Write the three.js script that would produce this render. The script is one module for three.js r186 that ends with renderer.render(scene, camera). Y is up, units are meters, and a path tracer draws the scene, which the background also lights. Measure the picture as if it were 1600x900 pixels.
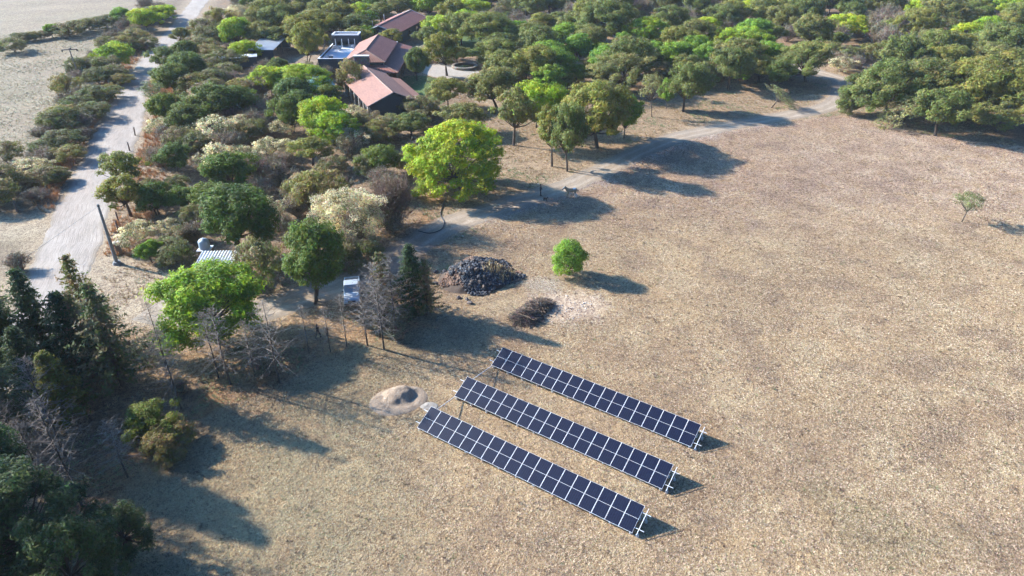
import * as THREE from 'three';
import { Sky } from 'three/addons/objects/Sky.js';
import { ImprovedNoise } from 'three/addons/math/ImprovedNoise.js';
import { RoundedBoxGeometry } from 'three/addons/geometries/RoundedBoxGeometry.js';
import { mergeGeometries } from 'three/addons/utils/BufferGeometryUtils.js';

// ---------- camera, sky, sun, exposure ----------
const scene = new THREE.Scene();
const camera = new THREE.PerspectiveCamera(44.3, 16 / 9, 0.5, 6000);
camera.position.set(0, 43.05, 0);
camera.rotation.set(-31 * Math.PI / 180, 0, 0);
const SUN = new THREE.Vector3(-0.927 * Math.cos(0.46), Math.sin(0.46), -0.375 * Math.cos(0.46));
const sky = new Sky();
sky.name = 'sky';
sky.scale.setScalar(5000);
Object.assign(sky.userData, { kind: 'structure' });
const su = sky.material.uniforms;
su.sunPosition.value.copy(SUN);
su.turbidity.value = 6; su.rayleigh.value = 0.9; su.mieCoefficient.value = 0.004; su.mieDirectionalG.value = 0.8;
if (su.cloudCoverage) su.cloudCoverage.value = 0;
scene.add(sky);
scene.environmentIntensity = 0.3;
const sun = new THREE.DirectionalLight(new THREE.Color(1, 0.9, 0.77), 5);
sun.position.copy(SUN).multiplyScalar(300).add(new THREE.Vector3(0, 0, -110));
sun.target.position.set(0, 0, -110);
sun.castShadow = true;
sun.shadow.radius = 1.6;
sun.shadow.mapSize.set(4096, 4096);
Object.assign(sun.shadow.camera, { left: -220, right: 220, top: 220, bottom: -220, near: 1, far: 900 });
scene.add(sun, sun.target);
scene.fog = new THREE.FogExp2(new THREE.Color(0.72, 0.8, 0.9), 0.00012);
const renderer = new THREE.WebGLRenderer({ antialias: true });
renderer.toneMapping = THREE.LinearToneMapping;
renderer.toneMappingExposure = 2.6;
renderer.shadowMap.enabled = true;

// ---------- helpers ----------
function rng(seed) { let a = seed >>> 0; return () => { a = a + 0x6D2B79F5 | 0; let t = Math.imul(a ^ a >>> 15, 1 | a); t = t + Math.imul(t ^ t >>> 7, 61 | t) ^ t; return ((t ^ t >>> 14) >>> 0) / 4294967296; }; }
const P = new ImprovedNoise();
const nz = (x, y, z = 0) => P.noise(x + 31.7, y + 17.3, z + 5.1);
const fbm = (x, z, o = 3, s = 0) => { let v = 0, a = 0.55, f = 1; for (let i = 0; i < o; i++) { v += a * nz(x * f, z * f, s + i * 7.7); a *= 0.5; f *= 2.1; } return v; };
const V = (x, y, z) => new THREE.Vector3(x, y, z);
const C = (r, g, b) => new THREE.Color().setRGB(r, g, b);
const lerp = (a, b, t) => a + (b - a) * t;
const clamp = (v, a = 0, b = 1) => Math.min(b, Math.max(a, v));
const smooth = (a, b, v) => { const t = clamp((v - a) / (b - a)); return t * t * (3 - 2 * t); };
const mix3 = (a, b, t) => [lerp(a[0], b[0], t), lerp(a[1], b[1], t), lerp(a[2], b[2], t)];
const taken = {};
function numbered(n) { const k = taken[n] = (taken[n] ?? -1) + 1; return k ? n + '_' + String(k).padStart(3, '0') : n; }
function tag(o, label, category, group, kind) { if (label) o.userData.label = label; if (category) o.userData.category = category; if (group) o.userData.group = group; if (kind) o.userData.kind = kind; return o; }
function thing(name, label, category, x = 0, y = 0, z = 0, turn = 0, group) { const o = new THREE.Group(); o.name = numbered(name); o.position.set(x, y, z); o.rotation.y = turn; scene.add(o); return tag(o, label, category, group); }
function part(parent, name, geo, mat, x = 0, y = 0, z = 0) { const m = new THREE.Mesh(geo, mat); m.name = name; m.position.set(x, y, z); m.castShadow = m.receiveShadow = true; parent.add(m); return m; }
function structure(name, geo, mat) { const m = new THREE.Mesh(geo, mat); m.name = name; m.castShadow = m.receiveShadow = true; m.userData.kind = 'structure'; scene.add(m); return m; }
function mat(r, g, b, rough = 0.85, extra = {}) { return new THREE.MeshStandardMaterial({ color: C(r, g, b), roughness: rough, ...extra }); }
const box = (w, h, d) => new THREE.BoxGeometry(w, h, d);
const rbox = (w, h, d, r = 0.03) => new RoundedBoxGeometry(w, h, d, 2, r);
// triangle collector: tapered limbs, leaf blades, slabs
class MB {
  constructor() { this.p = []; this.c = []; this.i = []; this.uv = []; }
  v(x, y, z, c, u = 0, w = 0) { this.p.push(x, y, z); this.c.push(c[0], c[1], c[2]); this.uv.push(u, w); return this.p.length / 3 - 1; }
  limb(a, b, r0, r1, n, c, cap = false) {
    const d = b.clone().sub(a).normalize(), s = Math.abs(d.y) < 0.9 ? V(0, 1, 0) : V(1, 0, 0), e = s.cross(d).normalize(), f = d.clone().cross(e), k = this.p.length / 3;
    for (const [q, r] of [[a, r0], [b, r1]]) for (let j = 0; j < n; j++) { const t = j / n * 6.2832, x = Math.cos(t) * r, y = Math.sin(t) * r; this.v(q.x + e.x * x + f.x * y, q.y + e.y * x + f.y * y, q.z + e.z * x + f.z * y, c); }
    for (let j = 0; j < n; j++) { const m = (j + 1) % n; this.i.push(k + j, k + m, k + n + m, k + j, k + n + m, k + n + j); }
    if (cap) for (let j = 1; j < n - 1; j++) this.i.push(k + n, k + n + j, k + n + j + 1);
  }
  path(pts, r0, r1, n, c) { for (let i = 0; i < pts.length - 1; i++) this.limb(pts[i], pts[i + 1], lerp(r0, r1, i / (pts.length - 1)), lerp(r0, r1, (i + 1) / (pts.length - 1)), n, c); }
  leaf(x, y, z, n, L, w, spin, c) { // a folded blade
    const s = Math.abs(n.y) < 0.9 ? V(0, 1, 0) : V(1, 0, 0), e = s.cross(n).normalize(), f = n.clone().cross(e), ca = Math.cos(spin), sa = Math.sin(spin);
    const ux = (e.x * ca + f.x * sa) * L, uy = (e.y * ca + f.y * sa) * L, uz = (e.z * ca + f.z * sa) * L, wx = (f.x * ca - e.x * sa) * w, wy = (f.y * ca - e.y * sa) * w, wz = (f.z * ca - e.z * sa) * w, d = w * 0.3;
    const k = this.v(x - ux, y - uy, z - uz, c); this.v(x + wx - n.x * d, y + wy - n.y * d, z + wz - n.z * d, c); this.v(x + ux, y + uy, z + uz, c); this.v(x - wx - n.x * d, y - wy - n.y * d, z - wz - n.z * d, c);
    this.i.push(k, k + 1, k + 2, k, k + 2, k + 3);
  }
  quad(a, b, c, d, col) { const k = this.v(a.x, a.y, a.z, col, 0, 0); this.v(b.x, b.y, b.z, col, 1, 0); this.v(c.x, c.y, c.z, col, 1, 1); this.v(d.x, d.y, d.z, col, 0, 1); this.i.push(k, k + 1, k + 2, k, k + 2, k + 3); }
  slab(a, b, c, d, t, col = [1, 1, 1]) { const n = b.clone().sub(a).cross(d.clone().sub(a)).normalize().multiplyScalar(-t), A = a.clone().add(n), B = b.clone().add(n), D = d.clone().add(n), E = c.clone().add(n); this.quad(a, b, c, d, col); this.quad(D, E, B, A, col); this.quad(a, A, B, b, col); this.quad(b, B, E, c, col); this.quad(c, E, D, d, col); this.quad(d, D, A, a, col); }
  geo() { const g = new THREE.BufferGeometry(); g.setAttribute('position', new THREE.Float32BufferAttribute(this.p, 3)); g.setAttribute('color', new THREE.Float32BufferAttribute(this.c, 3)); g.setAttribute('uv', new THREE.Float32BufferAttribute(this.uv, 2)); g.setIndex(this.i); g.computeVertexNormals(); return g; }
}
const wrapTex = (data, n, srgb) => { const t = new THREE.DataTexture(data, n, n, THREE.RGBAFormat); t.wrapS = t.wrapT = THREE.RepeatWrapping; t.magFilter = THREE.LinearFilter; t.minFilter = THREE.LinearMipmapLinearFilter; t.generateMipmaps = true; if (srgb) t.colorSpace = THREE.SRGBColorSpace; t.needsUpdate = true; return t; };
function tileNoise(n, cells, seed) { const r = rng(seed), g = new Float32Array(cells * cells); for (let i = 0; i < g.length; i++) g[i] = r(); const o = new Float32Array(n * n), s = cells / n; for (let y = 0; y < n; y++) { const fy = y * s, y0 = Math.floor(fy), ty = smooth(0, 1, fy - y0), y1 = (y0 + 1) % cells; for (let x = 0; x < n; x++) { const fx = x * s, x0 = Math.floor(fx), tx = smooth(0, 1, fx - x0), x1 = (x0 + 1) % cells; o[y * n + x] = lerp(lerp(g[y0 * cells + x0], g[y0 * cells + x1], tx), lerp(g[y1 * cells + x0], g[y1 * cells + x1], tx), ty); } } return o; }
// dry grass mat: pale straws over darker soil gaps, 24 m a tile
const GN = 1024;
function grassMat() {
  const h = new Float32Array(GN * GN), a = tileNoise(GN, 48, 3), b = tileNoise(GN, 128, 4), c = tileNoise(GN, 340, 5), r = rng(9), q = rng(19), e = tileNoise(GN, 60, 13), f = tileNoise(GN, 170, 14), g = tileNoise(GN, 400, 15), kind = new Float32Array(GN * GN);
  for (let i = 0; i < h.length; i++) { h[i] = 0.2 * a[i] + 0.3 * b[i] + 0.35 * c[i]; kind[i] = 0.25 * e[i] + 0.35 * f[i] + 0.4 * g[i]; }
  const strokes = (n, rnd, put) => { for (let k = 0; k < n; k++) { let x = rnd() * GN, y = rnd() * GN; const t = rnd() * 6.283, L = 4 + rnd() * 9, s = rnd(); for (let j = 0; j < L; j++) { put(((y | 0) & 1023) * GN + ((x | 0) & 1023), s); x = (x + Math.cos(t) + GN) % GN; y = (y + Math.sin(t) + GN) % GN; } } };
  strokes(52000, r, (i, s) => { h[i] = Math.min(1, h[i] + 0.08 + 0.2 * s); });
  // what lies about: pale straw, grey old straw, red-brown soil crumbs
  const col = new Uint8Array(GN * GN * 4), bmp = new Uint8Array(GN * GN * 4), mats = [[150, 132, 118], [214, 200, 176], [250, 241, 218]];
  for (let i = 0; i < h.length; i++) { const t = clamp((kind[i] - 0.3) * 2.4), w = t < 0.5 ? mix3(mats[0], mats[1], t * 2) : mix3(mats[1], mats[2], t * 2 - 1); col.set([w[0], w[1], w[2], 255], i * 4); const v = clamp(h[i] * 0.9) * 255; bmp.set([v, v, v, 255], i * 4); }
  strokes(42000, q, (i, s) => { const w = s < 0.55 ? [255, 247, 226] : s < 0.8 ? [205, 190, 172] : [112, 94, 84]; col.set(w, i * 4); });
  return [wrapTex(col, GN, true), wrapTex(bmp, GN)];
}
const [grassMap, grassBump] = grassMat();
function dirtMat(seed, stretch) { // fine gravel; stretch > 1 draws it out along v (wheel wear)
  const n = 512, a = tileNoise(n, 8, seed), b = tileNoise(n, 64, seed + 1), c = tileNoise(n, 200, seed + 2), s = tileNoise(n, 40, seed + 3), col = new Uint8Array(n * n * 4), bmp = new Uint8Array(n * n * 4), r = rng(seed);
  for (let y = 0; y < n; y++) for (let x = 0; x < n; x++) { const i = y * n + x, st = stretch > 1 ? s[(Math.floor(y / stretch) % n) * n + x] : s[i], t = clamp(0.2 * a[i] + 0.22 * b[i] + 0.2 * c[i] + 0.34 * st + 0.1 * r()), v = lerp(168, 255, t); col.set([v, v * 0.985, v * 0.96, 255], i * 4); bmp.set([t * 255, t * 255, t * 255, 255], i * 4); }
  return [wrapTex(col, n, true), wrapTex(bmp, n)];
}
const [roadMap, roadBump] = dirtMat(21, 14), [soilMap, soilBump] = dirtMat(41, 1);

// ---------- the lie of the land (metres) ----------
const ROADL = [[-132, -340], [-117.4, -276.7], [-104.3, -224.2], [-96.4, -190.7], [-88.6, -161.3], [-80.2, -135.6], [-78.2, -128.7], [-71.8, -110.2], [-67.6, -97.7], [-64.9, -90], [-61.7, -81.3], [-59.8, -76.3], [-57.4, -70.2], [-54.4, -62.3], [-47, -42], [-40, -20], [-30, 10]];
const ROADR = [[-125, -340], [-110.8, -276.7], [-97.8, -224.2], [-90.4, -190.7], [-82.8, -161.3], [-74.4, -141.9], [-69.2, -128.7], [-64.2, -113], [-58.7, -95.4], [-55, -86], [-52.5, -77.9], [-51.1, -73.1], [-49.2, -67.4], [-46.6, -60], [-39, -40], [-32, -18], [-22, 12]];
const TRACK = [[-40.9, -67], [-35.2, -64.8], [-30, -66.1], [-26.9, -67.7], [-22.5, -70.9], [-17.9, -74.4], [-13.3, -81.7], [-8.9, -88.5], [-1.9, -94.3], [5.9, -100.1], [13.4, -107.4], [22.2, -117.4], [30.4, -125.1], [41.6, -131.7], [53.3, -137.6], [64.4, -143.6], [72.1, -154.5], [76, -165], [71, -176], [60, -184], [40, -196]];
const EDGE = [[-60, -20], [-34, -20], [-30.5, -44], [-27, -50], [-22.3, -53], [-19.5, -57.8], [-10.9, -62.3], [-8.4, -72], [-6, -82], [-3.6, -91], [5.8, -98.7], [13.2, -104.7], [21.7, -114.3], [35.4, -126], [52, -133.6], [66.3, -138.5], [76.1, -127], [86.6, -121], [120, -112], [400, -60]];
const xAt = (pl, z) => { for (let i = 0; i < pl.length - 1; i++) if (z >= pl[i][1] && z <= pl[i + 1][1]) return lerp(pl[i][0], pl[i + 1][0], (z - pl[i][1]) / (pl[i + 1][1] - pl[i][1])); return z < pl[0][1] ? pl[0][0] + (z - pl[0][1]) * -0.23 : pl[pl.length - 1][0]; };
const zAt = (pl, x) => { for (let i = 0; i < pl.length - 1; i++) if (x >= pl[i][0] && x <= pl[i + 1][0]) return lerp(pl[i][1], pl[i + 1][1], (x - pl[i][0]) / (pl[i + 1][0] - pl[i][0])); return x < pl[0][0] ? pl[0][1] : pl[pl.length - 1][1]; };
function distTo(pl, x, z) { let m = 1e9; for (let i = 0; i < pl.length - 1; i++) { const [ax, az] = pl[i], [bx, bz] = pl[i + 1], dx = bx - ax, dz = bz - az, t = clamp(((x - ax) * dx + (z - az) * dz) / (dx * dx + dz * dz)); m = Math.min(m, Math.hypot(x - ax - dx * t, z - az - dz * t)); } return m; }
const inField = (x, z) => z > zAt(EDGE, x) && x > -34;
const hgt = (x, z) => 0.05 * Math.sin(x * 0.31 + 1.3 * Math.sin(z * 0.17)) + 0.05 * Math.sin(z * 0.27 + x * 0.11) + 0.035 * Math.sin(x * 0.71 - z * 0.53);
// soil and litter colours by place
function soil(x, z) {
  const rl = xAt(ROADL, z), rr = xAt(ROADR, z), n1 = fbm(x * 0.045, z * 0.045, 3), n2 = fbm(x * 0.19, z * 0.19, 3, 3), n3 = fbm(x * 0.6, z * 0.6, 2, 9);
  let c;
  if (x < rl) { // stubble fields beyond the road
    c = mix3([0.36, 0.3, 0.225], [0.31, 0.275, 0.195], clamp(0.5 + n1 * 1.6));
    const row = Math.sin((x * 0.985 + z * 0.17) * 2.1 + n2 * 2), far = z < -205 - (x + 110) * -0.1 ? 1 : 0.6; c = mix3(c, [0.26, 0.21, 0.16], clamp(0.3 * far * (row + 0.4)));
    c = mix3(c, [0.34, 0.28, 0.215], smooth(0.05, 0.3, n2)); c = mix3(c, [0.21, 0.155, 0.1], smooth(13, 5, rl - x) * (z < -92 ? 1 : 0.4));
  } else if (inField(x, z)) {
    c = mix3([0.425, 0.318, 0.2], [0.36, 0.262, 0.17], clamp(0.5 + n1 * 2.4));
    c = mix3(c, [0.45, 0.355, 0.235], smooth(0.05, 0.3, n2) * 0.8); c = mix3(c, [0.26, 0.185, 0.13], smooth(0.06, 0.34, -n2) * 0.75);
    const lush = smooth(-2, -16, x + n2 * 8) * smooth(-72, -60, z) ; c = mix3(c, [0.32, 0.275, 0.19], lush * (0.6 + n2 * 0.6));
    const lane = Math.sin(Math.hypot(x + 60, z + 40) * 0.9 + n1 * 1.5); c = mix3(c, [0.3, 0.215, 0.145], clamp(lane * 0.9 - 0.45) * 0.45);
    const rut = Math.min(Math.abs(Math.hypot(x + 24, (z + 30) * 1.1) - 19 + n1 * 3), Math.abs(Math.hypot(x + 24, (z + 30) * 1.1) - 20.9 + n1 * 3)); c = mix3(c, [0.24, 0.175, 0.125], smooth(0.7, 0.2, rut) * smooth(-14, -8, -Math.abs(x + 16)) * 0.6);
    c = mix3(c, [0.25, 0.25, 0.12], smooth(6, 1, Math.hypot(x - 27.5, z + 36.5) + n2 * 9) * 0.22);
    const arc = Math.sin((x * 0.55 - z * 0.83) * 1.15 + n1 * 3); if (x < 14 && z > -86 && z < -62) c = mix3(c, [0.45, 0.365, 0.25], clamp(arc * 0.35));
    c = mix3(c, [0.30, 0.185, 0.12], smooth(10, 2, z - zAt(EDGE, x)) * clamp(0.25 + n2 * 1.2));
    c = mix3(c, [0.66, 0.56, 0.5], smooth(4.4, 1.6, Math.hypot((x - 6.4) * 0.72, z + 67.6) + n3 * 2.6) * 0.8); // ash round the brush pit
    c = mix3(c, [0.47, 0.42, 0.37], smooth(3.4, 1.2, Math.hypot((x - 3.6), (z + 72.4) * 1.2) + n3 * 2) * 0.7);
    c = mix3(c, [0.27, 0.2, 0.15], smooth(0.6, 0.2, Math.abs(Math.hypot(x + 5, z + 74.5) - 6.2)) * 0.3);
  } else {
    c = mix3([0.26, 0.185, 0.125], [0.33, 0.25, 0.18], clamp(0.5 + n1 * 1.8));
    c = mix3(c, [0.34, 0.205, 0.105], smooth(0.05, 0.3, n2) * (x < -5 ? 0.9 : 0.4)); c = mix3(c, [0.17, 0.12, 0.085], smooth(0.1, 0.35, -n2) * 0.7);
    if (x > -10) c = mix3(c, [0.42, 0.32, 0.225], smooth(34, 6, distTo(TRACK, x, z)) * 0.8);
    if (x > -40 && x < -12 && z > -70 && z < -54) c = mix3(c, [0.40, 0.275, 0.16], clamp(0.55 + n2));
  }
  const dt = distTo(TRACK, x, z); c = mix3(c, [0.45, 0.375, 0.3], smooth(5.0, 1.4, dt + n2 * 3) * 0.85);
  if (x > rl - 3 && x < rr + 7) c = mix3(c, [0.43, 0.36, 0.28], smooth(5, 0.5, Math.max(rl - x, x - rr) + n2 * 3) * 0.75);
  if (z < -60 && z > -80 && x > rr - 2) c = mix3(c, [0.45, 0.385, 0.31], smooth(9, 2, distTo([[-51, -75.5], [-46, -71], [-40.9, -67.4]], x, z) + n2 * 3) * 0.85);
  const side = Math.hypot((x + 72) * 0.5, z + 87.2); if (x < rl + 2) c = mix3(c, [0.46, 0.41, 0.33], smooth(5.5, 3, side + n2 * 2) * 0.85);
  for (const [px, pz, R, col] of [[-17, -172, 8.5, [0.42, 0.37, 0.31]], [-50, -186, 9, [0.36, 0.3, 0.24]], [4, -236, 14, [0.44, 0.4, 0.36]], [68, -172, 9, [0.42, 0.36, 0.31]], [-2, -150, 9, [0.4, 0.32, 0.23]]]) c = mix3(c, col, smooth(R, R * 0.55, Math.hypot(x - px, (z - pz)) + n2 * 4) * 0.85);
  return c.map(v => v * (1 + n3 * 0.22));
}
function axis(list) { const o = [list[0][0]]; for (const [to, step] of list.slice(1)) { const from = o[o.length - 1], n = Math.max(1, Math.round((to - from) / step)); for (let i = 1; i <= n; i++) o.push(from + (to - from) * i / n); } return o; }
{
  const xs = axis([[-3000], [-1000, 400], [-400, 100], [-240, 12], [-130, 3.2], [-62, 1.5], [52, 0.8], [110, 1.5], [240, 4], [400, 40], [1000, 150], [3000, 500]]), zs = axis([[-4000], [-1000, 500], [-420, 60], [-290, 9], [-175, 2.4], [-110, 1.5], [-28, 0.8], [0, 4], [60, 20], [500, 150]]);
  const b = new MB(), w = xs.length;
  for (const z of zs) for (const x of xs) b.v(x, Math.abs(x) < 300 && z > -300 && z < 20 ? hgt(x, z) : 0, z, soil(x, z), x / 24, z / 24);
  for (let j = 0; j < zs.length - 1; j++) for (let i = 0; i < w - 1; i++) { const k = j * w + i; b.i.push(k, k + w, k + 1, k + 1, k + w, k + w + 1); }
  structure('ground', b.geo(), new THREE.MeshStandardMaterial({ vertexColors: true, map: grassMap, bumpMap: grassBump, bumpScale: 0.07, roughness: 0.95 }));
}
// a ribbon laid over the ground between two edges
function ribbon(name, L, R, lift, material, uRep, seed, cut = 26, wob = 1.1, tone = () => [1, 1, 1]) {
  const b = new MB(), n = L.length, rows = [];
  for (let i = 0; i < n; i++) { const jl = fbm(i * 0.4, seed, 2) * wob, jr = fbm(i * 0.4, seed + 9, 2) * wob; rows.push([L[i][0] - jl, L[i][1], R[i][0] + jr, R[i][1]]); }
  let along = 0;
  rows.forEach(([lx, lz, rx, rz], i) => { if (i) along += Math.hypot(lx - rows[i - 1][0], lz - rows[i - 1][1]); for (let j = 0; j <= cut; j++) { const t = j / cut, x = lerp(lx, rx, t), z = lerp(lz, rz, t), e = Math.min(t, 1 - t); b.v(x, hgt(x, z) + (e < 0.001 ? -0.03 : lift), z, tone(t, x, z), t * uRep, along / 9); } });
  for (let i = 0; i < n - 1; i++) for (let j = 0; j < cut; j++) { const k = i * (cut + 1) + j; b.i.push(k, k + 1, k + cut + 1, k + 1, k + cut + 2, k + cut + 1); }
  return structure(name, b.geo(), material);
}
const dense = (pl, step) => { const c = new THREE.CatmullRomCurve3(pl.map(p => V(p[0], 0, p[1])), false, 'centripetal'); return c.getSpacedPoints(Math.ceil(c.getLength() / step)); };
{
  const zs = []; for (let z = -335; z <= 8; z += 1) zs.push(z);
  ribbon('dirt_road', zs.map(z => [xAt(ROADL, z), z]), zs.map(z => [xAt(ROADR, z), z]), 0.03, new THREE.MeshStandardMaterial({ vertexColors: true, map: roadMap, bumpMap: roadBump, bumpScale: 0.05, roughness: 0.95 }), 1.6, 4, 26, 1.1, (t, x, z) => { const n = fbm(x * 0.35, z * 0.12, 3, 5), q = Math.abs(t - 0.5) * 2; return mix3(soil(x, z).map(v => v * 0.85), mix3([0.49, 0.425, 0.375], [0.43, 0.37, 0.32], clamp(0.4 + n * 1.6)), smooth(1, 0.78, q + n * 0.3)); });
  const pts = dense(TRACK, 0.7), m = new THREE.MeshStandardMaterial({ vertexColors: true, map: soilMap, bumpMap: soilBump, bumpScale: 0.05, roughness: 0.95 }), L = [], R = [];
  pts.forEach((p, i) => { const q = pts[Math.min(i + 1, pts.length - 1)], o = pts[Math.max(i - 1, 0)], d = V(q.x - o.x, 0, q.z - o.z).normalize(), w = 2.5 + 0.6 * nz(i * 0.05, 3); L.push([p.x + d.z * w, p.z - d.x * w]); R.push([p.x - d.z * w, p.z + d.x * w]); });
  ribbon('dirt_track', L, R, 0.022, m, 1.2, 14, 22, 0.3, (t, x, z) => { const q = Math.abs(t - 0.5) * 2, n = fbm(x * 0.5, z * 0.5, 3, 2), g = soil(x, z).map(v => v * 0.82), rut = smooth(0.2, 0.05, Math.abs(q - 0.38 + 0.12 * n)); return mix3(g, mix3([0.42, 0.335, 0.25], [0.53, 0.435, 0.345], clamp(rut + 0.5 * n)), smooth(1, 0.55, q + n * 0.5)); });
}
function patch(name, pts, lift, m) { // an uneven flat area
  const c = pts.reduce((a, p) => [a[0] + p[0] / pts.length, a[1] + p[1] / pts.length], [0, 0]), ring = new THREE.CatmullRomCurve3(pts.map(p => V(p[0], 0, p[1])), true).getSpacedPoints(72), b = new MB(), N = 10;
  for (let j = 0; j <= N; j++) ring.forEach((p, i) => { const t = j / N, x = lerp(c[0], p.x, t), z = lerp(c[1], p.z, t); b.v(x, hgt(x, z) + lift - (j === N ? 0.05 : 0), z, [1, 1, 1], x / 5, z / 5); });
  for (let j = 0; j < N; j++) for (let i = 0; i < 72; i++) { const k = j * 73 + i; b.i.push(k, k + 1, k + 73, k + 1, k + 74, k + 73); }
  return structure(name, b.geo(), m);
}
patch('patio', [[-24.5, -178], [-16, -181], [-11.5, -174], [-6.5, -173], [-7, -168.5], [-16.3, -166]], 0.03, new THREE.MeshStandardMaterial({ color: C(0.5, 0.45, 0.4), map: soilMap, bumpMap: soilBump, bumpScale: 0.03, roughness: 0.9 }));
const lawnMat = new THREE.MeshStandardMaterial({ color: C(0.10, 0.19, 0.035), map: grassMap, bumpMap: grassBump, bumpScale: 0.05, roughness: 0.9 });
patch('lawn', [[-25.5, -168], [-21.3, -169.2], [-16.8, -165], [-13.8, -155], [-14.6, -146], [-19, -141]], 0.045, lawnMat);
patch('lawn_001', [[-17, -214], [-9, -216], [-7.5, -190], [-15, -188]], 0.045, lawnMat);

// ---------- vegetation ----------
const leafMats = {};
function leafMat(kind, v) { const k = kind + v; return leafMats[k] ??= new THREE.MeshPhysicalMaterial({ color: C(...[[1, 1, 1], [0.78, 0.84, 0.84], [1.16, 1.05, 0.86], [1.02, 0.93, 1.05]][v]), vertexColors: true, roughness: 0.85, specularIntensity: 0.3, transmission: 0.5, thickness: 0, side: THREE.DoubleSide }); }
const barkMat = new THREE.MeshStandardMaterial({ vertexColors: true, roughness: 0.95, map: soilMap });
const BARK = [0.09, 0.066, 0.05], GREY = [0.35, 0.28, 0.2];
const PAL = {
  alg: [[0.25, 0.262, 0.05], [0.2, 0.225, 0.042], [0.29, 0.28, 0.07], [0.17, 0.195, 0.046]],
  sparse: [[0.27, 0.3, 0.1], [0.24, 0.255, 0.11], [0.27, 0.27, 0.13]],
  dark: [[0.125, 0.185, 0.028], [0.15, 0.205, 0.032], [0.18, 0.22, 0.038]],
  lime: [[0.36, 0.46, 0.024], [0.29, 0.41, 0.024], [0.43, 0.48, 0.034], [0.21, 0.32, 0.03]],
  green: [[0.22, 0.36, 0.03], [0.28, 0.4, 0.034], [0.15, 0.26, 0.032]],
  olive: [[0.23, 0.23, 0.066], [0.26, 0.24, 0.09], [0.18, 0.21, 0.052], [0.29, 0.245, 0.13]],
  cream: [[0.78, 0.69, 0.42], [0.74, 0.63, 0.36], [0.2, 0.2, 0.09], [0.7, 0.62, 0.4]],
  con: [[0.07, 0.115, 0.038], [0.09, 0.135, 0.042], [0.058, 0.1, 0.036]],
  bluecon: [[0.165, 0.21, 0.1], [0.2, 0.235, 0.095], [0.13, 0.18, 0.09]],
  yellowcon: [[0.22, 0.25, 0.035], [0.17, 0.2, 0.035]],
  drycon: [[0.21, 0.2, 0.07], [0.15, 0.18, 0.055], [0.25, 0.2, 0.1]],
  deadcon: [[0.15, 0.13, 0.08], [0.12, 0.13, 0.07]],
};
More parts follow.
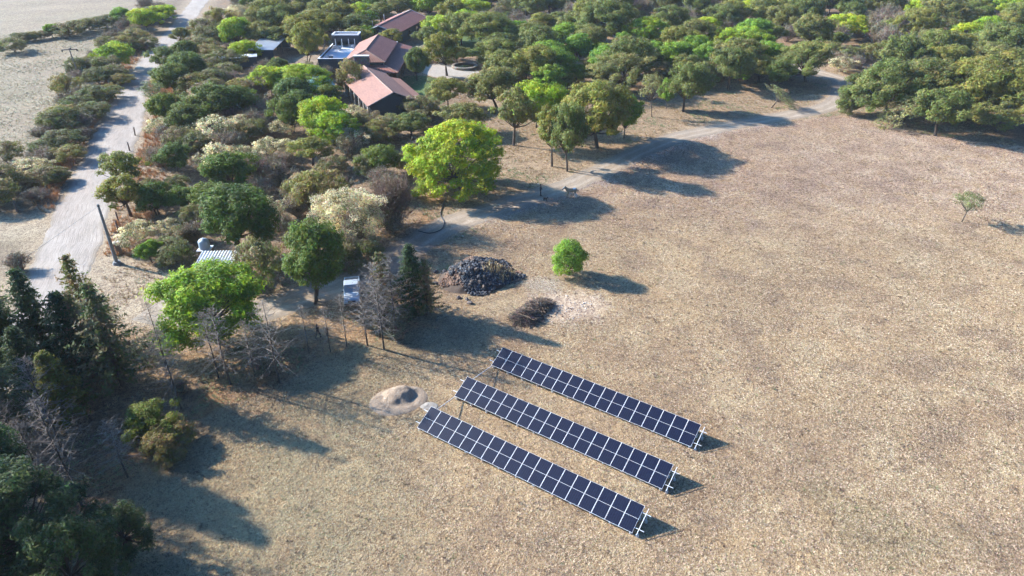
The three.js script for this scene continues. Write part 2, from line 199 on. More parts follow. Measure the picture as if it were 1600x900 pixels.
// A crown: limbs rise to foliage pads spread through a lumpy ellipsoid, each pad a cloud of small folded leaves.
function makeTree(kind, { W, H, cb, nc, nl, L = 0.2, w = 0.095, seed, flat = 0.55, shell = 0.62, pad = 0.15, trunkR = 0.026, bark = BARK, fork = 0.3, low = -0.5, twigs = 0, lump = 0.95, skirt = 1 }) {
  const r = rng(seed), lf = new MB(), wd = new MB(), pal = PAL[kind], cy = H * (1 + cb) / 2, a = H * (1 - cb) / 2, centers = [];
  for (let c = 0; c < nc; c++) {
    const y = low + (1 - low) * Math.pow((c + r()) / nc, 0.85), az = c * 2.39996 + r() * 0.9, q = Math.sqrt(Math.max(0, 1 - (y < 0 ? y * skirt : y) ** 2)), rad = (shell + (1 - shell) * Math.sqrt(r())), m = 1 + lump * nz(q * Math.cos(az) * 1.3 + seed, y * 1.3, q * Math.sin(az) * 1.3), cr = W * pad * (0.65 + 0.7 * r());
    const x = Math.cos(az) * q * (W / 2 - cr * 0.75) * rad * m, z = Math.sin(az) * q * (W / 2 - cr * 0.75) * rad * m, yy = cy + y * (a - cr * flat * 0.7) * (0.45 + 0.55 * rad) * (0.85 + 0.15 * m);
    centers.push([x, yy, z, cr]);
  }
  const n = V(0, 0, 0);
  centers.forEach(([x, y, z, cr], ci) => {
    const tone = pal[Math.floor(r() * pal.length)], vt = 0.75 + 0.55 * r();
    const cnt = nl * Math.pow(cr / (W * pad), 2);
    for (let k = 0; k < cnt; k++) {
      const u = r() * 2 - 1, t = r() * 6.283, s = Math.sqrt(1 - u * u), d = Math.cbrt(0.15 + 0.85 * r()) * (0.9 + 0.6 * nz(ci * 3.1 + s * Math.cos(t) * 2, u * 2, s * Math.sin(t) * 2));
      const dx = s * Math.cos(t), dz = s * Math.sin(t);
      n.set(dx * 0.7 + (r() - 0.5) * 1.3 + x / W * 0.5, u * 0.6 + 0.45 + (r() - 0.5) * 1.1, dz * 0.7 + (r() - 0.5) * 1.3 + z / W * 0.5).normalize();
      const col = (r() < 0.7 ? tone : pal[Math.floor(r() * pal.length)]).map(q => q * vt * (0.8 + 0.4 * r())), sz = 0.7 + 0.7 * r();
      lf.leaf(x + dx * cr * d, y + u * cr * d * flat, z + dz * cr * d, n, L * sz, w * sz, r() * 6.283, col);
    }
  });
  const R = trunkR * H * (0.8 + 0.4 * r()), forkY = Math.max(0.25, H * fork), stems = r() < 0.4 ? 2 : 1, tops = [];
  for (let s = 0; s < stems; s++) { const lx = (r() - 0.5) * W * 0.1 + (s ? W * 0.06 : 0), lz = (r() - 0.5) * W * 0.1, b = V(s * R * 2.2, -0.25, 0), m = V(lx * 0.4 + s * R * 2, forkY * 0.55, lz * 0.5), t = V(lx + s * R * 2, forkY, lz); wd.path([b, m, t], R * 1.25 / stems ** 0.5, R * 0.8 / stems ** 0.5, 7, bark); tops.push(t); }
  centers.forEach(([x, y, z, cr], i) => { if (i % 2 && nc > 30) return; const t = tops[i % stems], e = V(x, y - cr * 0.15, z), m = t.clone().lerp(e, 0.5).add(V((r() - 0.5) * W * 0.06, -0.04 * H * r(), (r() - 0.5) * W * 0.06)); const q = R * (0.28 + 0.3 * r()) / stems ** 0.5; wd.limb(t, m, q, q * 0.6, 5, bark); wd.limb(m, e, q * 0.6, q * 0.18, 4, bark);
    for (let k = 0; k < twigs; k++) wd.limb(e, e.clone().add(V((r() - 0.5) * cr * 2, (r() - 0.2) * cr, (r() - 0.5) * cr * 2)), q * 0.2 + 0.012, 0.008, 3, bark); });
  return { W, H, trunk: wd.geo(), crown: lf.geo() };
}
// a leafless shrub: stems that fork into thin sticks
function makeTwigs(W, H, seed, col, leafy = 0, pal = PAL.olive, stems = 26) {
  const r = rng(seed), wd = new MB(), lf = new MB(), n = V(0, 1, 0);
  for (let s = 0; s < stems; s++) {
    const az = r() * 6.283, sp = Math.pow(r(), 0.6), end = V(Math.cos(az) * sp * W * 0.4, H * (0.95 - 0.45 * sp * sp) * (0.75 + 0.3 * r()), Math.sin(az) * sp * W * 0.4), st = V(end.x * 0.12, -0.1, end.z * 0.12), mid = st.clone().lerp(end, 0.5).add(V((r() - 0.5) * 0.5, 0.1, (r() - 0.5) * 0.5)), c = col.map(q => q * (0.75 + 0.5 * r()));
    wd.limb(st, mid, 0.06, 0.04, 4, c); wd.limb(mid, end, 0.04, 0.018, 3, c);
    for (let k = 0; k < 16; k++) { const f = 0.35 + 0.65 * r(), a = f < 0.5 ? st.clone().lerp(mid, f * 2) : mid.clone().lerp(end, f * 2 - 1), e = a.clone().add(V((r() - 0.5) * W * 0.3, (r() - 0.15) * H * 0.34, (r() - 0.5) * W * 0.3)); e.y = Math.max(0.1, e.y); wd.limb(a, e, 0.024, 0.01, 3, c);
      for (let j = 0; j < 4; j++) { const g = a.clone().lerp(e, 0.3 + 0.7 * r()), h = g.clone().add(V((r() - 0.5) * W * 0.12, (r() - 0.3) * H * 0.16, (r() - 0.5) * W * 0.12)); wd.limb(g, h, 0.014, 0.008, 3, c); if (r() < leafy) { n.set(r() - 0.5, 0.7, r() - 0.5).normalize(); lf.leaf(h.x, h.y, h.z, n, 0.14, 0.07, r() * 6, pal[Math.floor(r() * pal.length)]); } } }
  }
  return { W, H, trunk: wd.geo(), crown: leafy ? lf.geo() : null };
}
// a conifer: whorls of boughs round a straight stem; dens scales how much needle foliage is left
function makeConifer(kind, { W, H, seed, whorls = 16, per = 7, nl = 70, L = 0.2, w = 0.075, bark = BARK, droop = 0.12, low = 0.1, ragged = 0.25, pw = 0.8, stem = null, thin = 1 }) {
  const r = rng(seed), lf = new MB(), wd = new MB(), pal = PAL[kind], n = V(0, 1, 0), R = (H * 0.014 + 0.04) * thin;
  wd.path([V(0, -0.25, 0), V(0.06, H * 0.35, 0.03), V(-0.04, H * 0.7, 0.05), V(0, H * 0.99, 0)], R, 0.02, 7, stem ?? bark);
  for (let k = 0; k < whorls; k++) {
    const f = k / (whorls - 1), y0 = H * lerp(low, 0.97, f), len = W / 2 * Math.pow(1 - f * 0.94, pw);
    for (let j = 0; j < per; j++) {
      const az = j / per * 6.283 + k * 0.9 + r() * 0.6, l = len * (1 - ragged + 2 * ragged * r()), dir = V(Math.cos(az), 0.16 - droop * (1 - f) * 2 * r(), Math.sin(az)), a = V(0, y0, 0), e = a.clone().addScaledVector(dir, l); e.y += l * 0.12;
      wd.limb(a, e, (nl ? 0.045 : 0.032) * (1 - f * 0.6), 0.01, 3, bark);
      if (!nl) { for (let q = 0; q < 9; q++) { const t = 0.25 + 0.75 * r(), g = a.clone().lerp(e, t), h = g.clone().add(V((r() - 0.5) * 0.9, (r() - 0.6) * 0.6, (r() - 0.5) * 0.9)); wd.limb(g, h, 0.012, 0.006, 3, bark); if (r() < 0.6) wd.limb(h, h.clone().add(V((r() - 0.5) * 0.6, (r() - 0.6) * 0.4, (r() - 0.5) * 0.6)), 0.01, 0.006, 3, bark); } continue; }
      const tone = pal[Math.floor(r() * pal.length)], vt = 0.8 + 0.4 * r(), cnt = Math.ceil(nl * (0.3 + 0.7 * l / (W / 2)));
      for (let q = 0; q < cnt; q++) { const t = Math.pow(r(), 0.6) * 1.08, sp = 0.1 * W * (0.4 + 0.6 * r()), x = lerp(a.x, e.x, t) + (r() - 0.5) * sp * 1.5, yy = lerp(a.y, e.y, t) + (r() - 0.45) * sp * 0.9, z = lerp(a.z, e.z, t) + (r() - 0.5) * sp * 1.5; n.set(dir.x * 0.6 + (r() - 0.5) * 1.2, 0.7 + (r() - 0.5), dir.z * 0.6 + (r() - 0.5) * 1.2).normalize(); const s = 0.7 + 0.6 * r(); lf.leaf(x, yy, z, n, L * s, w * s, r() * 6.283, tone.map(c => c * vt * (0.8 + 0.4 * r()))); }
    }
  }
  return { W, H, trunk: wd.geo(), crown: nl ? lf.geo() : null };
}
const range = (n, f) => Array.from({ length: n }, (_, i) => f(i));
const PROTO = {
  alg: [...range(4, i => makeTree('alg', { W: 10.5, H: 8.3, cb: 0.26, nc: 63, nl: 176, L: 0.224, w: 0.076, seed: 100 + i, pad: 0.115, fork: 0.26, low: -0.75 })), ...range(2, i => makeTree('alg', { W: 6.4, H: 7, cb: 0.3, nc: 39, nl: 141, L: 0.197, w: 0.069, seed: 120 + i, pad: 0.14, fork: 0.32, low: -0.7 })), makeTree('alg', { W: 14.2, H: 10.6, cb: 0.22, nc: 102, nl: 204, L: 0.233, w: 0.078, seed: 130, pad: 0.095, fork: 0.25, low: -0.8 }), makeTree('alg', { W: 14.2, H: 10.6, cb: 0.18, nc: 102, nl: 204, L: 0.233, w: 0.078, seed: 131, pad: 0.095, fork: 0.25, low: -0.85 })],
  sparse: range(2, i => makeTree('sparse', { W: 5.5, H: 5.2, cb: 0.36, nc: 29, nl: 66, L: 0.143, w: 0.041, seed: 140 + i, pad: 0.15, fork: 0.36, flat: 0.5, twigs: 3, trunkR: 0.02 })),
  dark: [...range(3, i => makeTree('dark', { W: 7.4, H: 6.4, cb: 0.16, nc: 51, nl: 169, L: 0.188, w: 0.069, seed: 150 + i, pad: 0.13, fork: 0.2, low: -0.8, flat: 0.75 })), makeTree('dark', { W: 9, H: 10, cb: 0.22, nc: 78, nl: 212, L: 0.188, w: 0.069, seed: 155, lump: 0.5, pad: 0.12, fork: 0.28, low: -0.85, flat: 0.8 })],
  lime: [...range(3, i => makeTree('lime', { W: 9.6, H: 6.6, cb: 0.16, nc: 56, nl: 176, L: 0.215, w: 0.078, seed: 160 + i, pad: 0.12, fork: 0.2, low: -0.7 })), makeTree('lime', { W: 15.5, H: 11, cb: 0.0, nc: 128, nl: 235, L: 0.215, w: 0.082, seed: 165, lump: 0.3, skirt: 0.6, pad: 0.085, fork: 0.2, low: -0.98, flat: 0.55, shell: 0.72 }), makeTree('green', { W: 4.8, H: 4.4, cb: 0.06, nc: 71, nl: 157, L: 0.116, w: 0.038, seed: 168, lump: 0.3, skirt: 0.7, pad: 0.14, fork: 0.2, low: -0.95, flat: 0.75 })],
  green: [...range(2, i => makeTree('green', { W: 7.4, H: 6.3, cb: 0.18, nc: 49, nl: 169, L: 0.197, w: 0.076, seed: 170 + i, pad: 0.13, fork: 0.22, low: -0.75 })), makeTree('green', { W: 11.9, H: 9.2, cb: 0.12, nc: 128, nl: 204, L: 0.179, w: 0.069, seed: 175, lump: 0.6, skirt: 0.8, pad: 0.1, fork: 0.25, low: -0.95, shell: 0.5 })],
  olive: range(4, i => makeTree('olive', { W: 6.7, H: 4.6, cb: 0.02, nc: 44, nl: 132, L: 0.179, w: 0.055, seed: 180 + i, pad: 0.13, fork: 0.1, low: -0.75, twigs: 2, bark: GREY })),
  cream: [...range(2, i => makeTree('cream', { W: 6, H: 3.7, cb: 0.02, nc: 39, nl: 103, L: 0.134, w: 0.055, seed: 190 + i, pad: 0.12, fork: 0.1, low: -0.6, twigs: 3, bark: GREY })), makeTree('cream', { W: 11.5, H: 7.7, cb: 0.02, nc: 102, nl: 144, L: 0.134, w: 0.055, seed: 195, lump: 0.6, pad: 0.085, fork: 0.12, low: -0.7, twigs: 2, bark: GREY })],
  twig: range(3, i => makeTwigs(5.6, 3.5, 200 + i, GREY, 0.45, [[0.16, 0.15, 0.1], [0.2, 0.18, 0.14], [0.12, 0.13, 0.06]], 34)),
  brown: [makeTwigs(9.3, 6.2, 210, [0.2, 0.135, 0.09], 0.9, [[0.26, 0.17, 0.1], [0.22, 0.15, 0.1]], 60)],
  bluecon: range(2, i => makeConifer('bluecon', { W: 5.6, H: 11, seed: 220 + i, whorls: 20, per: 8, nl: 56, low: 0.06 })),
  con: range(3, i => makeConifer('con', { W: 5.6, H: 11, seed: 230 + i, whorls: 20, per: 8, nl: 62, low: 0.06, ragged: 0.32 })),
  drycon: range(2, i => makeConifer('drycon', { W: 5.2, H: 10, seed: 240 + i, whorls: 18, per: 7, nl: 36, low: 0.1, ragged: 0.35, bark: [0.13, 0.1, 0.08] })),
  yellowcon: [makeConifer('yellowcon', { W: 5, H: 7, seed: 250, whorls: 15, per: 8, nl: 66, low: 0.06 })],
  widecon: range(2, i => makeTree('con', { W: 8, H: 11, cb: 0.02, nc: 94, nl: 204, L: 0.152, w: 0.047, seed: 260 + i, pad: 0.1, fork: 0.4, low: -0.95, flat: 0.8, shell: 0.6 })),
  dead: range(3, i => makeConifer('deadcon', { W: 5.6, H: 9, seed: 270 + i, whorls: 16, per: 4, nl: 0, low: 0.3, bark: [0.3, 0.262, 0.235], stem: [0.085, 0.07, 0.06], thin: 0.72, droop: 0.3, ragged: 0.45, pw: 0.55 })),
};
const NAME = { alg: ['thorn_tree', 'tree'], sparse: ['thorn_tree', 'tree'], dark: ['evergreen_tree', 'tree'], lime: ['leafy_tree', 'tree'], green: ['leafy_tree', 'tree'], olive: ['scrub_bush', 'bush'], cream: ['flowering_bush', 'bush'], twig: ['bare_shrub', 'shrub'], brown: ['bare_shrub', 'shrub'], con: ['conifer_tree', 'tree'], bluecon: ['conifer_tree', 'tree'], drycon: ['conifer_tree', 'tree'], yellowcon: ['conifer_tree', 'tree'], widecon: ['conifer_tree', 'tree'], dead: ['dead_conifer', 'tree'] };
let plantNo = 0;
const PRND = rng(77);
function plant(kind, x, z, H, W, label, group, off = 0) {
  const list = PROTO[kind], cand = list.map((p, i) => [Math.abs(Math.log(W / p.W)) + 0.5 * Math.abs(Math.log(H / p.H)) + 0.25 * PRND(), i]).sort((a, b) => a[0] - b[0]), p = list[cand[0][1]], bush = NAME[kind][1] !== 'tree';
  const o = thing(NAME[kind][0], label, NAME[kind][1], x, hgt(x, z), z, 0, group), turn = PRND() * 6.283, pick = Math.floor(PRND() * 4), v = kind === 'cream' ? 0 : kind === 'lime' || kind === 'green' ? (pick & 1) * 2 : pick;
  const sx = W / p.W, sy = H / p.H, sz = sx * (label && !group && kind === 'lime' ? 1 : 0.82 + 0.4 * PRND());
  const t = part(o, bush ? 'stems' : 'trunk', p.trunk, barkMat); t.rotation.y = turn; t.scale.set(sx, sy, sz);
  if (p.crown) { const c = part(o, bush ? 'foliage' : 'crown', p.crown, leafMat(kind, v)); c.rotation.y = turn; c.scale.set(sx, sy, sz); }
  if (off) o.rotation.z = -Math.atan2(clamp(off, -3, 3), H * 0.72);
  plantNo++;
  return o;
}
// [kind, x, z, height, width, crown offset, label]
const TREES = [
['lime',-7.7,-100.6,11.0,15.5,-1.1,'broad brilliant lime green tree beside the dirt track, largest lime crown'],
['lime',6.9,-74.7,4.7,4.8,-0.1,'round bright green bush tree alone in the dry field near the stone pile'],
['sparse',62.9,-89.6,4.4,4.7,0.1,'tiny thin pale green tree alone far out on the dry field'],
['dark',-22.4,-68.1,10.4,8.2,0.9,'dark green tree with thick bare trunk just left of the parked pickup'],
['green',-31.5,-61.4,8.3,12.3,0.4,'big bright green tree in front of the white roofed shed'],
['dark',-34.7,-79.9,9.6,10.0,1.2,'large dark green tree leaning over the white roofed shed'],
['olive',-30.0,-71.4,6.7,6.0,0.6,'rounded olive green tree right beside the white roofed shed'],
['cream',-21.4,-83.5,7.7,11.5,0.4,'largest cream flowering bush, between the dark tree and the brown shrub'],
['brown',-16.7,-88.5,7.7,9.3,0.5,'rust brown leafless shrub at the edge of the dirt track'],
['alg',-54.1,-91.4,6.1,6.2,-0.2,'roadside thorn tree with forked bare trunk behind the concrete pole'],
['alg',-58.9,-100.1,6.5,6.8,0.6,'round dark thorn tree at the road edge behind the forked one'],
['sparse',-72.7,-141.9,6.0,6.2,0.6,'thin grey umbrella thorn tree leaning over the road edge'],
['alg',-88.9,-197.4,5.7,5.5,0.4,'small umbrella tree standing alone where the road narrows'],
['alg',9.0,-108.5,11.4,8.1,-0.1,'tall thorn tree in front of the horse track with twin slim trunks'],
['alg',6.6,-110.5,10.2,5.1,-0.4,'slim thorn tree just left of the twin trunk tree by the track'],
['alg',15.0,-119.6,11.4,14.1,-1.1,'biggest spreading thorn tree beside the track, behind the twin trunk tree'],
['green',20.5,-125.1,8.3,5.6,0.3,'fresh green crown on the right side of the biggest spreading thorn tree'],
['alg',0.3,-121.0,10.1,7.5,0.3,'dark thorn tree with double trunk left of the lime topped tree'],
['lime',4.6,-130.5,8.8,9.9,-0.1,'yellow lime topped tree behind the double trunk thorn tree'],
['alg',23.6,-155.5,8.0,14.1,-0.9,'wide flat dark thorn tree in the middle of the grove'],
['sparse',27.7,-137.6,8.8,5.3,-0.4,'slender thorn tree on the shaded track verge with long thin trunk'],
['green',31.5,-142.8,6.3,3.7,-0.5,'small bright green sapling between two thorn trees on the track verge'],
['alg',34.6,-141.0,9.8,9.8,0.8,'grey green thorn tree on the track verge, right of the bright sapling'],
['alg',48.2,-157.1,9.1,9.9,-0.0,'thorn tree with pale post beside its trunk at the track bend'],
['alg',67.1,-162.9,9.0,14.9,-4.0,'wide thorn tree standing left of the track where it enters the woods'],
['sparse',53.3,-143.6,4.2,6.8,2.3,'small leaning green tree in the open bend of the track'],
['alg',74.6,-138.5,10.4,14.3,-3.7,'left thorn tree of the big clump at the field corner'],
['alg',83.5,-139.3,10.5,14.1,-3.6,'second thorn tree of the big clump at the field corner'],
['alg',90.4,-136.0,11.7,15.6,-3.8,'third thorn tree of the big clump, the tallest of them'],
['alg',98.2,-134.4,10.9,13.7,-3.4,'last thorn tree of the big clump, cut by the photo edge'],
['sparse',75.7,-131.3,5.8,11.2,-4.7,'low grey drooping thorn tree at the front of the corner clump'],
['alg',77.9,-126.1,8.8,10.8,0.1,'drooping thorn tree with dark leaning trunk at the front of the corner clump'],
['olive',67.9,-139.3,4.1,5.1,-0.7,'grey olive bush at the track side end of the corner clump'],
['alg',90.4,-128.3,6.3,10.5,-1.1,'low dark thorn tree at the photo edge in front of the corner clump'],
['alg',-50.5,-177.8,10.4,9.5,1.3,'tall tree with two trunks beside the railed terrace stairs'],
['alg',-15.5,-168.6,10.1,9.7,-0.7,'open grown thorn tree beside the round stone pool'],
['dark',-21.9,-164.6,7.8,6.2,0.1,'grey green round tree at the corner of the tiled veranda'],
['alg',-13.1,-143.6,6.1,8.4,-0.2,'pale green thorn tree on the lawn edge near the front house'],
['alg',-3.0,-142.8,8.3,10.7,-1.1,'thorn tree with leaning trunk on the bare ground right of the lawn'],
['alg',-9.3,-127.6,5.3,9.0,0.1,'thorn tree right behind the largest lime crown'],
['lime',-34.5,-125.1,7.6,9.4,0.2,'lime green tree in front of the dark gable wall, upper lobe'],
['lime',-31.6,-120.6,6.3,9.5,0.4,'lime green tree below the front house, nearest the camera of the pair'],
['dark',-40.9,-127.6,7.5,7.4,0.6,'dark tree with two thin trunks left of the lime green pair'],
['lime',-51.7,-152.0,6.2,8.6,0.1,'lime green tree left of the teal roof'],
['lime',-44.8,-152.0,6.9,13.8,0.0,'wide lime green tree in front of the terrace'],
['olive',-34.8,-152.0,8.0,6.3,0.3,'olive tree growing against the tiled front house roof'],
['olive',-131.9,-192.8,3.8,7.8,0.0,'olive scrub bush fifteenth nearest to the far hedge of the stubble field'],
['olive',-137.6,-205.4,2.6,5.4,0.0,'olive scrub bush fourteenth nearest to the far hedge of the stubble field'],
['olive',-135.4,-208.2,2.5,5.1,0.0,'olive scrub bush twelfth nearest to the far hedge of the stubble field'],
['olive',-127.4,-212.8,4.2,8.5,0.0,'olive scrub bush fourth nearest to the far hedge of the stubble field'],
['olive',-125.6,-219.8,3.9,8.0,0.0,'olive scrub bush nearest to the far hedge of the stubble field'],
['olive',-121.8,-223.6,4.0,8.1,0.0,'olive scrub bush fifth nearest to the far hedge of the stubble field'],
['olive',-117.1,-234.5,4.2,8.5,0.0,'olive scrub bush tenth nearest to the far hedge of the stubble field'],
['olive',-112.2,-239.7,4.5,9.3,0.0,'olive scrub bush third nearest to where the road narrows'],
['olive',-136.2,-206.6,2.5,5.0,0.0,'olive scrub bush thirteenth nearest to the far hedge of the stubble field'],
['olive',-133.8,-209.9,2.5,5.1,0.0,'olive scrub bush ninth nearest to the far hedge of the stubble field'],
['olive',-131.0,-213.7,3.3,6.7,0.0,'olive scrub bush sixth nearest to the far hedge of the stubble field'],
['olive',-128.5,-219.7,3.5,7.2,0.0,'olive scrub bush second nearest to the far hedge of the stubble field'],
['olive',-125.2,-224.4,3.6,7.4,0.0,'olive scrub bush third nearest to the far hedge of the stubble field'],
['olive',-121.7,-229.3,3.7,7.5,0.0,'olive scrub bush seventh nearest to the far hedge of the stubble field'],
['olive',-119.7,-233.3,3.7,7.6,0.0,'olive scrub bush eighth nearest to the far hedge of the stubble field'],
['olive',-116.6,-240.8,3.8,7.9,0.0,'olive scrub bush fifth nearest to where the road narrows'],
['green',-132.5,-212.3,3.7,4.8,0.0,'fresh green leafy tree nearest to the far hedge of the stubble field'],
['green',-118.2,-226.3,5.8,7.4,0.0,'fresh green leafy tree second nearest to the far hedge of the stubble field'],
['lime',-108.6,-220.6,6.6,9.9,0.0,'lime green leafy tree second nearest to where the road narrows'],
['lime',-108.8,-232.2,5.5,8.4,0.0,'lime green leafy tree nearest to where the road narrows'],
['lime',-95.8,-175.1,6.4,9.7,0.0,'lime green leafy tree near the roadside hedge opposite the T pole'],
['lime',-46.8,-233.4,6.1,9.3,0.0,'lime green leafy tree second nearest to the far red roof'],
['lime',-12.0,-235.3,7.0,10.5,0.0,'lime green leafy tree near the upper clearing'],
['lime',57.4,-215.0,5.2,7.8,0.0,'lime green leafy tree nearest to the far wood edge'],
['lime',74.1,-237.6,6.2,9.4,0.0,'lime green leafy tree third nearest to the far wood edge'],
['lime',56.1,-189.7,6.8,10.4,0.0,'lime green leafy tree second nearest to the far wood edge'],
['lime',61.4,-189.8,7.3,11.0,0.0,'lime green leafy tree fourth nearest to the far wood edge'],
['lime',35.5,-195.7,8.6,13.1,0.0,'lime green leafy tree fifth nearest to the far wood edge'],
['lime',22.1,-179.6,5.3,8.0,0.0,'lime green leafy tree near the flat thorn tree'],
['lime',14.5,-162.5,4.2,6.4,0.0,'lime green leafy tree near the grove clearing'],
['lime',-19.4,-204.9,7.3,11.1,0.0,'lime green leafy tree nearest to the far red roof'],
['lime',-67.3,-183.0,5.3,8.1,0.0,'lime green leafy tree near the white long roof'],
['olive',-102.8,-199.5,4.8,9.8,0.0,'olive scrub bush eleventh nearest to the far hedge of the stubble field'],
['olive',-102.8,-194.4,4.2,8.5,0.0,'olive scrub bush seventh nearest to the roadside hedge opposite the T pole'],
['olive',-98.1,-196.3,3.5,7.2,0.0,'olive scrub bush sixth nearest to where the road narrows'],
['olive',-102.3,-191.5,3.3,6.7,0.0,'olive scrub bush sixth nearest to the roadside hedge opposite the T pole'],
['olive',-93.6,-161.8,3.7,7.6,0.0,'olive scrub bush second nearest to the roadside hedge opposite the T pole'],
['olive',-91.6,-164.2,3.6,7.4,0.0,'olive scrub bush nearest to the roadside hedge opposite the T pole'],
['olive',-87.8,-160.4,2.8,5.8,0.0,'olive scrub bush third nearest to the roadside hedge opposite the T pole'],
['olive',-86.5,-146.6,3.9,8.0,0.0,'olive scrub bush fifth nearest to the roadside hedge opposite the T pole'],
['olive',-86.1,-150.6,3.0,6.2,0.0,'olive scrub bush fourth nearest to the roadside hedge opposite the T pole'],
['olive',-86.8,-139.6,3.8,7.7,0.0,'olive scrub bush eighth nearest to the roadside hedge opposite the T pole'],
['olive',-81.6,-135.9,3.4,7.0,0.0,'olive scrub bush ninth nearest to the roadside hedge opposite the T pole'],
['olive',-86.6,-133.7,3.5,7.2,0.0,'olive scrub bush tenth nearest to the roadside hedge opposite the T pole'],
['olive',-86.2,-129.7,3.0,6.0,0.0,'olive scrub bush sixth nearest to the hedge bend opposite the fork tree'],
['olive',-78.0,-119.5,3.2,6.5,0.0,'olive scrub bush fifth nearest to the hedge bend opposite the fork tree'],
['olive',-80.6,-116.5,2.7,5.5,0.0,'olive scrub bush fourth nearest to the hedge bend opposite the fork tree'],
['olive',-74.0,-112.9,2.8,5.8,0.0,'olive scrub bush third nearest to the hedge bend opposite the fork tree'],
['olive',-72.6,-103.6,2.9,6.0,0.0,'olive scrub bush nearest to the hedge bend opposite the fork tree'],
['olive',-71.0,-103.9,2.3,4.6,0.0,'olive scrub bush second nearest to the hedge bend opposite the fork tree'],
['twig',-99.5,-164.7,2.7,6.2,0.0,'bare grey shrub near the roadside hedge opposite the T pole'],
['twig',-80.7,-129.8,2.9,6.8,0.0,'bare grey shrub fifth nearest to the hedge bend opposite the fork tree'],
['twig',-85.2,-124.7,2.5,5.8,0.0,'bare grey shrub third nearest to the hedge bend opposite the fork tree'],
['twig',-77.7,-124.7,2.0,4.7,0.0,'bare grey shrub fourth nearest to the hedge bend opposite the fork tree'],
['twig',-78.3,-112.0,2.6,6.0,0.0,'bare grey shrub nearest to the hedge bend opposite the fork tree'],
['twig',-70.8,-97.2,1.8,4.2,0.0,'bare grey shrub second nearest to the hedge bend opposite the fork tree'],
['twig',-60.7,-76.1,2.4,4.0,0.0,'bare grey shrub near the concrete pole'],
['twig',-53.9,-149.7,4.9,8.2,0.0,'bare grey shrub second nearest to the white long roof'],
['twig',-48.1,-135.8,4.5,7.5,0.0,'bare grey shrub second nearest to the lime green pair below the house'],
['twig',-48.1,-128.8,3.9,6.5,0.0,'bare grey shrub third nearest to the middle scrub'],
['twig',-40.1,-105.2,4.3,7.1,0.0,'bare grey shrub nearest to the middle scrub'],
['twig',-36.3,-102.8,3.7,6.2,0.0,'bare grey shrub second nearest to the middle scrub'],
['twig',-30.4,-91.5,3.3,5.5,0.0,'bare grey shrub fourth nearest to the biggest cream bush'],
['twig',-31.0,-86.3,2.9,4.9,0.0,'bare grey shrub fifth nearest to the biggest cream bush'],
['twig',-27.6,-114.8,3.3,5.5,0.0,'bare grey shrub nearest to the lime green pair below the house'],
['twig',-62.6,-157.1,4.4,7.4,0.0,'bare grey shrub nearest to the white long roof'],
['twig',-61.8,-122.6,3.5,5.8,0.0,'bare grey shrub nearest to the grey umbrella thorn tree'],
['twig',-58.2,-110.8,3.6,5.9,0.0,'bare grey shrub third nearest to the grey umbrella thorn tree'],
['twig',-54.0,-133.7,3.3,5.4,0.0,'bare grey shrub second nearest to the grey umbrella thorn tree'],
['twig',-42.1,-84.0,3.1,5.1,0.0,'bare grey shrub near the white roofed shed'],
['twig',-20.0,-83.0,3.0,5.1,0.0,'bare grey shrub second nearest to the biggest cream bush'],
['twig',-24.0,-85.8,3.1,5.2,0.0,'bare grey shrub nearest to the biggest cream bush'],
['twig',-28.8,-82.5,2.0,3.4,0.0,'bare grey shrub sixth nearest to the biggest cream bush'],
['twig',-16.3,-85.8,3.1,5.2,0.0,'bare grey shrub third nearest to the biggest cream bush'],
['cream',-76.6,-103.4,1.8,4.2,0.0,'cream flowering bush second nearest to the hedge bend opposite the fork tree'],
['cream',-76.9,-106.8,2.7,6.2,0.0,'cream flowering bush nearest to the hedge bend opposite the fork tree'],
['cream',-52.1,-122.1,5.0,8.3,0.0,'cream flowering bush fifth nearest to the middle scrub'],
['cream',-50.0,-127.4,3.6,5.9,0.0,'cream flowering bush sixth nearest to the middle scrub'],
['cream',-47.1,-108.2,4.9,8.1,0.0,'cream flowering bush fourth nearest to the middle scrub'],
['cream',-43.7,-111.5,3.3,5.5,0.0,'cream flowering bush nearest to the middle scrub'],
['cream',-41.7,-115.1,3.4,5.7,0.0,'cream flowering bush second nearest to the middle scrub'],
['cream',-38.3,-114.9,3.1,5.2,0.0,'cream flowering bush third nearest to the middle scrub'],
['cream',-28.2,-118.1,4.2,6.9,0.0,'cream flowering bush second nearest to the lime green pair below the house'],
['cream',-30.1,-121.9,3.4,5.7,0.0,'cream flowering bush nearest to the lime green pair below the house'],
['cream',-42.4,-127.0,3.0,5.0,0.0,'cream flowering bush third nearest to the lime green pair below the house'],
['cream',-46.3,-86.0,2.2,3.6,0.0,'cream flowering bush near the concrete pole'],
['cream',-84.5,-229.9,6.0,9.9,0.0,'cream flowering bush near where the road narrows'],
['cream',-62.1,-230.9,5.0,8.4,0.0,'cream flowering bush near the top edge by the road'],
['cream',78.8,-172.4,3.7,6.2,0.0,'cream flowering bush near the track bend'],
['olive',-87.4,-209.5,6.2,9.1,0.0,'olive scrub bush nearest to where the road narrows'],
['olive',-88.2,-223.9,6.6,9.7,0.0,'olive scrub bush second nearest to where the road narrows'],
['olive',-80.4,-233.1,6.0,8.8,0.0,'olive scrub bush near the top edge by the road'],
['olive',-80.8,-198.1,5.9,8.7,0.0,'olive scrub bush fourth nearest to where the road narrows'],
['olive',-79.9,-186.5,5.6,8.2,0.0,'olive scrub bush fourth nearest to the white long roof'],
['olive',-78.0,-202.6,5.1,7.4,0.0,'olive scrub bush third nearest to the white long roof'],
['olive',-74.3,-179.9,4.8,7.0,0.0,'olive scrub bush second nearest to the white long roof'],
